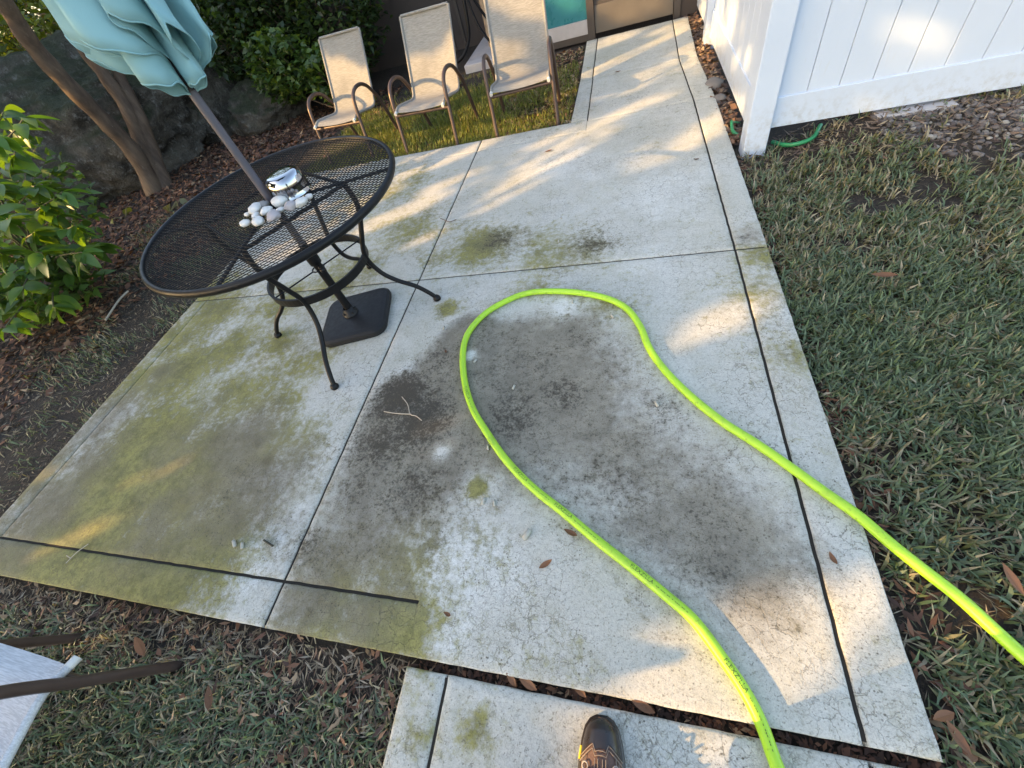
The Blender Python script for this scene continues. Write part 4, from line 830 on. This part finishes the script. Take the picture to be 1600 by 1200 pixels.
# ------------------------------------------------------------------ unseen shade trees, behind the camera to the left; crown gaps cut to place sun flecks
def UW(p): p = np.asarray(p, float); return np.array([p@SU, p@SW])
holes = []     # (polygon in the plane across the sun, share of leaves kept)
def hole_ground(pts, keep=0., z=0.): holes.append((np.array([UW(G(x, y, z)) for x, y in pts]), keep*.3))
def hole_pts(pts, keep=0.): holes.append((np.array([UW(p) for p in pts]), keep*.3))
def ellp(cx, cy, a, b, ang, n=14):
    t = np.linspace(0, 2*np.pi, n, False); c_, s_ = math.cos(ang), math.sin(ang); return [(cx+a*math.cos(q)*c_-b*math.sin(q)*s_, cy+a*math.cos(q)*s_+b*math.sin(q)*c_) for q in t]
hole_ground(ellp(1120, 503, 68, 24, -.45))
hole_ground([(930, 1100), (985, 1030), (1060, 970), (1150, 925), (1290, 925), (1400, 875), (1500, 900), (1570, 970), (1580, 1080), (1450, 1140), (1330, 1180), (1100, 1220), (930, 1200)])
hole_ground(ellp(115, 838, 74, 7, -.43)); hole_ground(ellp(250, 738, 40, 4, -.45)); hole_ground(ellp(62, 742, 22, 6, -.4)); hole_ground(ellp(100, 1010, 26, 10, -.3))
hole_ground(ellp(655, 322, 48, 8, -.4)); hole_ground(ellp(690, 290, 40, 6, -.4)); hole_ground(ellp(640, 268, 34, 8, -.3)); hole_ground(ellp(600, 345, 40, 10, -.4)); hole_ground(ellp(660, 375, 22, 5, -.4)); hole_ground(ellp(490, 385, 40, 12, -.35), .1); hole_ground(ellp(420, 400, 30, 8, -.4), .1)
hole_ground(ellp(855, 238, 110, 24, -.42), .30); hole_ground(ellp(790, 300, 60, 12, -.5), .25); hole_ground(ellp(905, 205, 50, 9, -.4), .1); hole_ground(ellp(1060, 222, 80, 18, -.42), .25); hole_ground(ellp(1110, 195, 30, 10, -.5)); hole_ground(ellp(1020, 255, 40, 7, -.4), .2)
hole_ground(ellp(1020, 75, 50, 12, -.3), .05); hole_ground(ellp(1000, 125, 70, 10, -.4), .2); hole_ground(ellp(930, 110, 40, 8, -.3), .2); hole_ground(ellp(1010, 160, 50, 7, -.35), .15); hole_ground(ellp(1100, 92, 22, 16, -.4), .1); hole_ground(ellp(960, 62, 30, 7, -.3), .1); hole_ground(ellp(1050, 45, 20, 8, -.3), .1)
# chairs and the grass beneath them
def loc(ch, lx, ly, lz):
    x, y, a = ch; return (x+math.cos(a)*lx-math.sin(a)*ly, y+math.sin(a)*lx+math.cos(a)*ly, lz-.01)
C1, C2, C3 = (-2.739, 4.015, -.109), (-1.776, 3.878, -.099), (-.846, 3.869, .076)
bk = lambda ch, l: [loc(ch, x, .442+.252*t, .314+.525*t) for x, t in l]
hole_pts(bk(C1, [(-.30, -.2), (.3, -.2), (.3, .42), (.12, .50), (.02, .62), (-.12, .72), (-.3, .78)]), .06); hole_pts(bk(C1, [(.06, .82), (.2, .78), (.16, .95), (.04, .98)]), .1)
hole_pts(bk(C2, [(-.3, -.25), (.3, -.2), (.3, .5), (.2, .62), (.05, .42), (-.1, .45), (-.3, .55)]), .08)
hole_pts(bk(C3, [(-.30, -.2), (.02, -.15), (.08, .12), (-.05, .30), (-.3, .25)]), .1); hole_pts(bk(C3, [(-.22, .98), (-.05, .72), (.12, .58), (.3, .52), (.3, 1.1), (-.2, 1.1)]), .08)
hole_ground([(530, 180), (600, 160), (640, 165), (700, 160), (760, 140), (860, 140), (890, 170), (880, 195), (780, 212), (700, 225), (650, 238), (590, 250)], .25, GZ); hole_ground([(600, 215), (660, 200), (740, 195), (760, 215), (690, 235), (610, 240)], .1, GZ); hole_ground(ellp(520, 262, 60, 16, -.3), .2); hole_ground(ellp(850, 190, 40, 8, -.3), .2, GZ); hole_ground(ellp(735, 117, 30, 6, -.2), .1, GZ)
# fence faces
fy = lambda x, y, Y=2.92: (lambda d: np.array([0, 0, CAMH])+d*(Y/d[1]))(ray(x, y))
hole_pts([fy(*q) for q in ellp(1448, 54, 30, 8, .25)]); hole_pts([fy(*q) for q in ellp(1335, 165, 9, 4, .1)]); hole_pts([fy(*q) for q in ellp(1420, 90, 30, 5, .3)], .5)
fx = lambda x, y, X=.742: (lambda d: np.array([0, 0, CAMH])+d*(X/d[0]))(ray(x, y))
for (x, y, a, b, an, k) in ((1098, 40, 9, 40, .15, .05), (1122, 30, 7, 40, .15, .1), (1142, 20, 8, 36, .2, .1), (1110, 70, 5, 24, .2, .1), (1148, 160, 4, 12, .2, .0), (1158, 170, 4, 14, .3, 0.), (1165, 95, 22, 5, -.2, .3), (1080, 20, 6, 30, .1, .05), (1130, 60, 30, 6, -.2, .4)): hole_pts([fx(*q) for q in ellp(x, y, a, b, an)], k)
# foliage at the left, boulder, tree stems
def far_hole(l, r_, keep=0.):
    out = []
    for (x, y) in l: d = ray(x, y); k = r_/math.hypot(d[0], d[1]); out.append(np.array([d[0]*k, d[1]*k, CAMH+d[2]*k]))
    hole_pts(out, keep)
[far_hole(ellp(20, 205, 50, 40, 0), r_, .0) for r_ in (4.4, 4.8, 5.3)]; [far_hole(ellp(20, 335, 75, 52, 0), r_, .0) for r_ in (4.4, 4.8, 5.3)]; far_hole(ellp(80, 335, 34, 18, 0), 4.6, .1); far_hole(ellp(60, 375, 30, 8, 0), 4.7, .2)
far_hole(ellp(180, 130, 5, 26, -.4), 7.3, 0.); far_hole(ellp(50, 80, 80, 40, 0), 9.5, .1); far_hole(ellp(160, 140, 4, 14, -.4), 7.3, 0.)
far_hole(ellp(430, 105, 12, 10, 0), 7.8, .2); far_hole(ellp(415, 125, 8, 10, 0), 7.8, .1); far_hole(ellp(500, 60, 25, 10, 0), 8., .4)
shades = [np.array([UW(p) for p in bk(ch, l)]) for ch, l in ((C1, [(-.30, .86), (0, .72), (.04, .80), (.2, .74), (.3, .52), (.32, 1.08), (-.32, 1.08)]), (C2, [(-.3, .58), (-.1, .5), (.05, .46), (.2, .66), (.3, .55), (.32, 1.08), (-.32, 1.08)]), (C3, [(-.3, .34), (-.05, .36), (.1, .16), (.3, .0), (.3, .48), (.1, .54), (-.08, .68), (-.26, .95), (-.32, .95)]))]  # crown patches refilled to keep parts of the chair backs shaded
def crown_pts(n, u0, u1, w0, w1, s0, s1):
    u = rng.uniform(u0, u1, n); w_ = rng.uniform(w0, w1, n); s_ = rng.uniform(s0, s1, n); P2 = np.c_[u, w_]; keep = np.ones(n, bool)
    for poly, k in holes:
        lo_, hi_ = poly.min(0)-.06, poly.max(0)+.06; idx = np.where(((P2 > lo_) & (P2 < hi_)).all(1))[0]
        if len(idx): ins = poly_dist(P2[idx], poly) > -.04; kill = idx[ins & (rng.random(len(idx)) > k)]; keep[kill] = False
    for poly in shades:
        lo_, hi_ = poly.min(0), poly.max(0); idx = np.where(((P2 > lo_) & (P2 < hi_)).all(1))[0]; ins = poly_dist(P2[idx], poly) > .03; keep[idx[ins & (rng.random(len(idx)) < .75)]] = True
    u, w_, s_ = u[keep], w_[keep], s_[keep]; return u[:, None]*SU+w_[:, None]*SW-s_[:, None]*SD
TG = 'unseen shade trees left of the patio'
tops = [(-2.4, .9), (.9, 4.4), (4.4, 9.2)]
for i, (u0, u1) in enumerate(tops):
    c = crown_pts((30000, 32000, 44000)[i], u0, u1, -1.75, 3.3, 8.6, 10.8)
    mid = c.mean(0); root = tag(empty('unseen_shade_tree', (mid[0], mid[1], GZ)), 'unseen shade tree left of the patio, crown gapped to place sun flecks, '+('nearest the walkway end', 'in the middle of three', 'nearest the boulder')[i], 'tree', TG)
    v, f, col = leaf_cloud(c, 0, .16, .10, GL, [4, 5, 3, 1], 1.0, .1); v = v-np.array([mid[0], mid[1], GZ])
    o = link('crown', np_mesh('crown', v, f, col), MCROWN, root); o['kind'] = 'stuff'
    tb = MB(); tb.tube([(0, 0, -.1), (.05, .03, 1.2), (0, .06, 2.2), (-.1, 0, 3.4)], [.2, .15, .13, .1], 12)
    for k in range(7):
        a = k*2.4; tb.tube(smooth_path([(0, .05, 1.8+.15*k), (.5*math.cos(a), .5*math.sin(a), 2.6+.15*k), (1.1*math.cos(a), 1.1*math.sin(a), 3.2+.2*k)], 4), [.06-.005*q for q in range(9)], 8)
    tb.build('trunk', MBARK, root)

# ------------------------------------------------------------------ photographer: only a shoe shows
person = tag(empty('person', (-.07, -.22, -.004)), 'person standing at the bottom edge, only a black toed brown hiking shoe in view', 'person')
def shoe_at(px_, py_, rz, detail):
    sh = None
    secs = []   # y (toe = +), half width, height, sole height
    prof = [(.158, .010, .032), (.150, .026, .046), (.135, .038, .058), (.11, .046, .068), (.08, .051, .074), (.045, .053, .082), (.0, .050, .096), (-.04, .044, .112), (-.08, .038, .118), (-.12, .037, .112), (-.14, .032, .10), (-.15, .02, .085)]
    vs = []; fs = []; n = 16
    for (y, hw_, h) in prof:
        for j in range(n):
            t = math.pi*2*j/n; x = hw_*math.copysign(abs(math.cos(t))**.8, math.cos(t)); z = .02+(h-.02)*max(0, math.sin(t))**.75 if math.sin(t) > 0 else .02
            vs.append((x+.006*math.sin(y*9), y, z))
    for i in range(len(prof)-1):
        for j in range(n): fs.append((i*n+j, (i+1)*n+j, (i+1)*n+(j+1) % n, i*n+(j+1) % n))
    fs.append(tuple(range(n))[::-1]); fs.append(tuple((len(prof)-1)*n+j for j in range(n)))
    up = MB().add(vs, fs, True)
    sh = up.build('shoe', MSUEDE, person); sh.location = (px_, py_, 0); sh.rotation_euler.z = rz; sh.scale = (.97, 1.05, 1.02)
    X = lambda y: float(np.interp(-y, [-p[0] for p in prof], [p[1] for p in prof])); Hh = lambda y: float(np.interp(-y, [-p[0] for p in prof], [p[2] for p in prof]))
    def surf(y, t, off=.0015):
        hw_ = X(y)+off; h = Hh(y)+off; return (hw_*math.copysign(abs(math.cos(t))**.8, math.cos(t))+.006*math.sin(y*9), y, .02+(h-.02)*max(0, math.sin(t))**.75)
    # toe cap: black shell with a curved back edge
    tv = []; tf = []; rows = 12; cols_ = 24
    for i in range(rows+1):
        for j in range(cols_+1):
            t = math.pi*j/cols_; back = .120-.036*(abs(math.cos(t))**1.5)+(-.016 if abs(t-math.pi/2) < .28 else 0); y = .1575+(back-.1575)*i/rows; tv.append(surf(y, t, .0025))
    for i in range(rows):
        for j in range(cols_): a = i*(cols_+1)+j; tf.append((a, a+cols_+1, a+cols_+2, a+1))
    MB().add(tv, tf, True).build('toe_cap', MSHOE, sh)
    ov = []; of = []
    for z, k in ((.0, 1.0), (.008, 1.06), (.022, 1.06), (.027, 1.02)):
        for (y, hw_, h) in prof: ov.append((hw_*k+.004+.006*math.sin(y*9), y*(1.03 if k > 1 else 1.0), z))
        for (y, hw_, h) in prof[::-1]: ov.append((-hw_*k-.004+.006*math.sin(y*9), y*(1.03 if k > 1 else 1.0), z))
    m = len(prof)*2
    for i in range(3):
        for j in range(m): of.append((i*m+j, (i+1)*m+j, (i+1)*m+(j+1) % m, i*m+(j+1) % m))
    of.append(tuple(range(m))); of.append(tuple(3*m+j for j in range(m))[::-1]); MB().add(ov, of, True).build('sole', MSHOE, sh)
    st_ = MB()
    for off in (.0, -.008):
        st_.tube([surf(.120-.036*(abs(math.cos(t))**1.5)+off+(-.016 if abs(t-math.pi/2) < .28 else 0)-.004, t, .003) for t in np.linspace(.25, math.pi-.25, 22)], .0013, 6)
    for s_ in (-1, 1): st_.tube([surf(y, math.pi/2-s_*(.72+.2*(.05-y)), .003) for y in np.linspace(.09, -.08, 12)], .0013, 6); st_.tube([surf(y, math.pi/2-s_*.9, .003) for y in np.linspace(.085, -.08, 12)], .0013, 6)
    for dx in (-.18, -.06, .06, .18): st_.tube([surf(y, math.pi/2+dx, .003) for y in (.085, .07, .05)], .0014, 6)
    st_.build('stitching', MSTITCH, sh)
    lc = MB()
    for k in range(5):
        y = .064-.022*k
        for s_ in (-1, 1): lc.tube([surf(y, math.pi/2-s_*.62, .003), surf(y-.008, math.pi/2-s_*.2, .007), surf(y-.02, math.pi/2+s_*.5, .004)], .0026, 6)
    for s_ in (-1, 1): lc.tube(smooth_path([surf(.05, math.pi/2, .012), surf(.062, math.pi/2-s_*.5, .012), surf(.042, math.pi/2-s_*.75, .008), surf(.03, math.pi/2-s_*.2, .014)], 5), .0026, 6)
    lc.build('lace', MLACE, sh)
    ey = MB()
    for k in range(4):
        for s_ in (-1, 1):
            q = surf(.07-.024*k, math.pi/2-s_*.66, .003); ey.tube([(q[0]+.007*math.cos(t), q[1]+.007*math.sin(t), q[2]+.002-.003*s_*math.cos(t)) for t in np.linspace(0, 2*math.pi, 11)], .0018, 6, False)
    ey.build('eyelet', simple('dull_eyelet', (.30, .27, .25), .6), sh)
    MB().tube([surf(.10, math.pi*.985, .004), surf(.075, math.pi*.985, .0045)], .004, 6).build('tab', MYEL, sh)
shoe_at(-.012, .01, rad(3), True); shoe_at(.23, -.06, rad(-6), True) if False else shoe_at(-.26, -.20, rad(8), True)
bm = bmesh.new(); nodes = {'hip': (-.02, -.32, .86, .15, .11), 'waist': (-.02, -.31, 1.02, .15, .10), 'chest': (-.02, -.28, 1.25, .17, .11), 'neck': (-.02, -.25, 1.46, .055, .055), 'head': (-.02, -.21, 1.56, .085, .1), 'crown': (-.02, -.21, 1.66, .07, .08),
 'kneeR': (.0, -.19, .47, .062, .065), 'ankR': (-.018, -.12, .10, .055, .06), 'kneeL': (-.15, -.27, .47, .062, .065), 'ankL': (-.19, -.30, .10, .055, .06), 'shR': (.16, -.27, 1.36, .055, .055), 'elR': (.2, -.27, 1.1, .042, .042), 'haR': (.08, -.09, 1.28, .03, .028), 'shL': (-.2, -.27, 1.36, .055, .055), 'elL': (-.24, -.27, 1.1, .042, .042), 'haL': (-.1, -.09, 1.28, .03, .028)}
E_ = [('hip', 'waist'), ('waist', 'chest'), ('chest', 'neck'), ('neck', 'head'), ('head', 'crown'), ('hip', 'kneeR'), ('kneeR', 'ankR'), ('hip', 'kneeL'), ('kneeL', 'ankL'), ('chest', 'shR'), ('shR', 'elR'), ('elR', 'haR'), ('chest', 'shL'), ('shL', 'elL'), ('elL', 'haL')]
ks = list(nodes); me = bpy.data.meshes.new('body'); me.from_pydata([(nodes[k][0]+.07, nodes[k][1]-.08+.22, nodes[k][2]+.004) for k in ks], [(ks.index(a), ks.index(b)) for a, b in E_], [])
body = link('body', me, MCLOTH, person); sk = body.modifiers.new('skin', 'SKIN'); sk.use_smooth_shade = True
for i, k in enumerate(ks): me.skin_vertices[0].data[i].radius = nodes[k][3:]
me.skin_vertices[0].data[0].use_root = True
body.modifiers.new('sub', 'SUBSURF').levels = 2; body.modifiers['sub'].render_levels = 2

# ------------------------------------------------------------------ small things lying on the patio
def dry_leaf_mesh(L, W, curl):
    t = np.linspace(0, 1, 6); vs = []; fs = []
    for q in t:
        w_ = W*.5*math.sin(math.pi*q**.9)**.8 if 0 < q < 1 else .0008; z = .002+curl*L*(q-.5)**2
        vs += [(-w_, (q-.5)*L, z+w_*.4), (0, (q-.5)*L, z), (w_, (q-.5)*L, z+w_*.4)]
    for i in range(5): a = i*3; fs += [(a, a+1, a+4, a+3), (a+1, a+2, a+5, a+4)]
    me = bpy.data.meshes.new('dry_leaf'); me.from_pydata(vs, [], fs); me.materials.append(MDRY); return me
DLM = [dry_leaf_mesh(.05, .018, .5), dry_leaf_mesh(.035, .015, .8), dry_leaf_mesh(.06, .022, .3)]
for (x, y, m_, az, s_, z, lab) in ((853, 882, 0, -.9, 1., 0, 'small red brown leaf left of the hose on the pale concrete'), (892, 833, 0, 1.2, 1., 0, 'red brown leaf almost touching the hose'), (825, 1068, 2, 1.2, 1., -.01, 'orange brown leaf in the joint before the walkway'), (800, 1062, 1, .9, 1.2, -.01, 'dull brown leaf left of the orange leaf in the joint'), (1005, 1104, 0, 1.3, 1.2, -.008, 'mauve brown leaf in the joint above the shoe'), (905, 1078, 0, 1.0, 1., -.015, 'brown leaf lying deep in the joint left of the shoe'), (1180, 1134, 0, 1.2, 1., -.01, 'brown leaf under the hose at the joint'), (1300, 873, 1, .3, 1., 0, 'small brown leaf on the right border strip'), (857, 237, 2, 1.9, 1., 0, 'brown leaf on the far slab near the path'), (1088, 250, 1, 1.4, 1., 0, 'dark small leaf on the far slab near the right joint'), (965, 113, 2, 1.6, 1., 0, 'brown leaf at the path joint'), (1380, 432, 2, 1.4, 1.5, -.0, 'terracotta coloured leaf lying on the lawn'), (508, 247, 1, .5, 1., TH+.004, None), (240, 512, 1, 0., 1., 0, None), (700, 960, 1, 1.3, .8, 0, 'tiny dark leaf on the bleached patch near the front joint'), (697, 550, 1, .5, .8, 0, 'rust coloured leaf on the dark stain edge')):
    q = G(x, y, z); o = link('dry_leaf', DLM[m_]); o.location = (q[0], q[1], z+.001); o.rotation_euler = (0, 0, az); o.scale = (s_,)*3
    if lab is None: lab = 'pale dry leaf lying on the table mesh near its far rim' if z > .5 else 'yellowish leaf at the far left corner of the near slab'
    tag(o, lab, 'leaf', 'dry leaves on the patio')
for (x, y, az, s_, lab) in ((1490, 1150, .6, 1.15, 'large rust red leaf in the grass at the lower right corner'), (1470, 1120, 2., 1.0, 'pinkish dry leaf beside the patio corner at the lower right'), (1575, 905, .4, 1.3, 'orange brown dry leaf at the right frame edge'), (222, 1010, 1., 1.4, 'orange leaf on the litter at the lower left'), (330, 1090, .5, 1.2, 'small orange leaf on the lower left grass')):
    q = G(x, y, GZ+.04); o = link('dry_leaf', DLM[2]); o.location = (q[0], q[1], GZ+.045); o.rotation_euler = (.3, .2, az); o.scale = (s_,)*3; tag(o, lab, 'leaf', 'dry leaves on the grass')
pod = MB().tube([(0, -.013, .006), (0, -.012, .006), (0, .012, .006), (0, .013, .006)], [.003, .006, .006, .003], 10).mesh('seed_pod'); pod.materials.append(MPOD)
PODL = {0: 'pale seed pod just inside the top of the hose loop', 1: 'pale seed pod inside the hose loop at its upper right', 2: 'seed pod left of the hose on the stain top edge', 3: 'seed pod touching the left bend of the hose', 4: 'pale pod in the middle of the dark stain', 5: 'grey pod near the right run of the hose', 6: 'pod below the yellow spot in the stain', 7: 'pod just right of the one below the yellow spot', 8: 'largest pod on the pale concrete left of the hose', 9: 'pod on the far slab above the long joint', 10: 'pod beside the left run of the hose', 11: 'pod on the algae covered left slab near the joint', 12: 'pair pod on the algae slab', 13: 'dark stubby pod on the far slab'}
for i, (x, y, az, s_) in enumerate(((895, 472, .1, .8), (957, 495, .5, .9), (694, 513, .1, .9), (743, 565, -.5, .9), (803, 606, -.2, .9), (1026, 632, .3, 1.), (756, 784, -.1, 1.), (773, 787, .2, .8), (824, 836, -.5, 1.5), (873, 378, .0, .8), (763, 700, .2, .8), (368, 850, .8, 1.2), (380, 853, .6, 1.), (877, 341, .3, .7))):
    q = G(x, y); o = link('seed_pod', pod); o.location = (q[0], q[1], 0); o.rotation_euler.z = az; o.scale = (s_,)*3; tag(o, PODL[i], 'seed pod', 'seed pods on the patio')
def twig(label, lines, r_=.0022, mat=MTWIG):
    mb = MB()
    for l in lines: mb.tube(smooth_path([G(x, y, z)+0. for x, y, z in l], 4), r_, 6)
    return tag(mb.build('twig', mat), label, 'twig')
twig('pale forked twig on the dark stain left of the hose', [[(600, 643, .004), (620, 646, .008), (641, 647, .006)], [(628, 620, .012), (637, 632, .01), (641, 647, .006), (650, 650, .006), (659, 657, .004)]])
twig('thin pale twig crossing the front groove on the algae slab', [[(103, 880, .004), (120, 863, .012), (138, 850, .016)], [(110, 872, .006), (104, 868, .006)]], .0018)
twig('thin twig curled over the joint on the far slab', [[(688, 341, .003), (700, 346, .01), (705, 346, .008), (713, 343, .003)]], .0025, simple('brown_twig', (.16, .11, .08), .8))
twig('dark stick on the algae slab near the middle joint', [[(412, 844, .004), (426, 853, .004)]], .004, simple('dark_stick', (.05, .045, .03), .9))
twig('long pale stick on the left grass strip', [[(165, 500, -.03), (185, 470, -.02), (200, 455, -.03)]], .008)
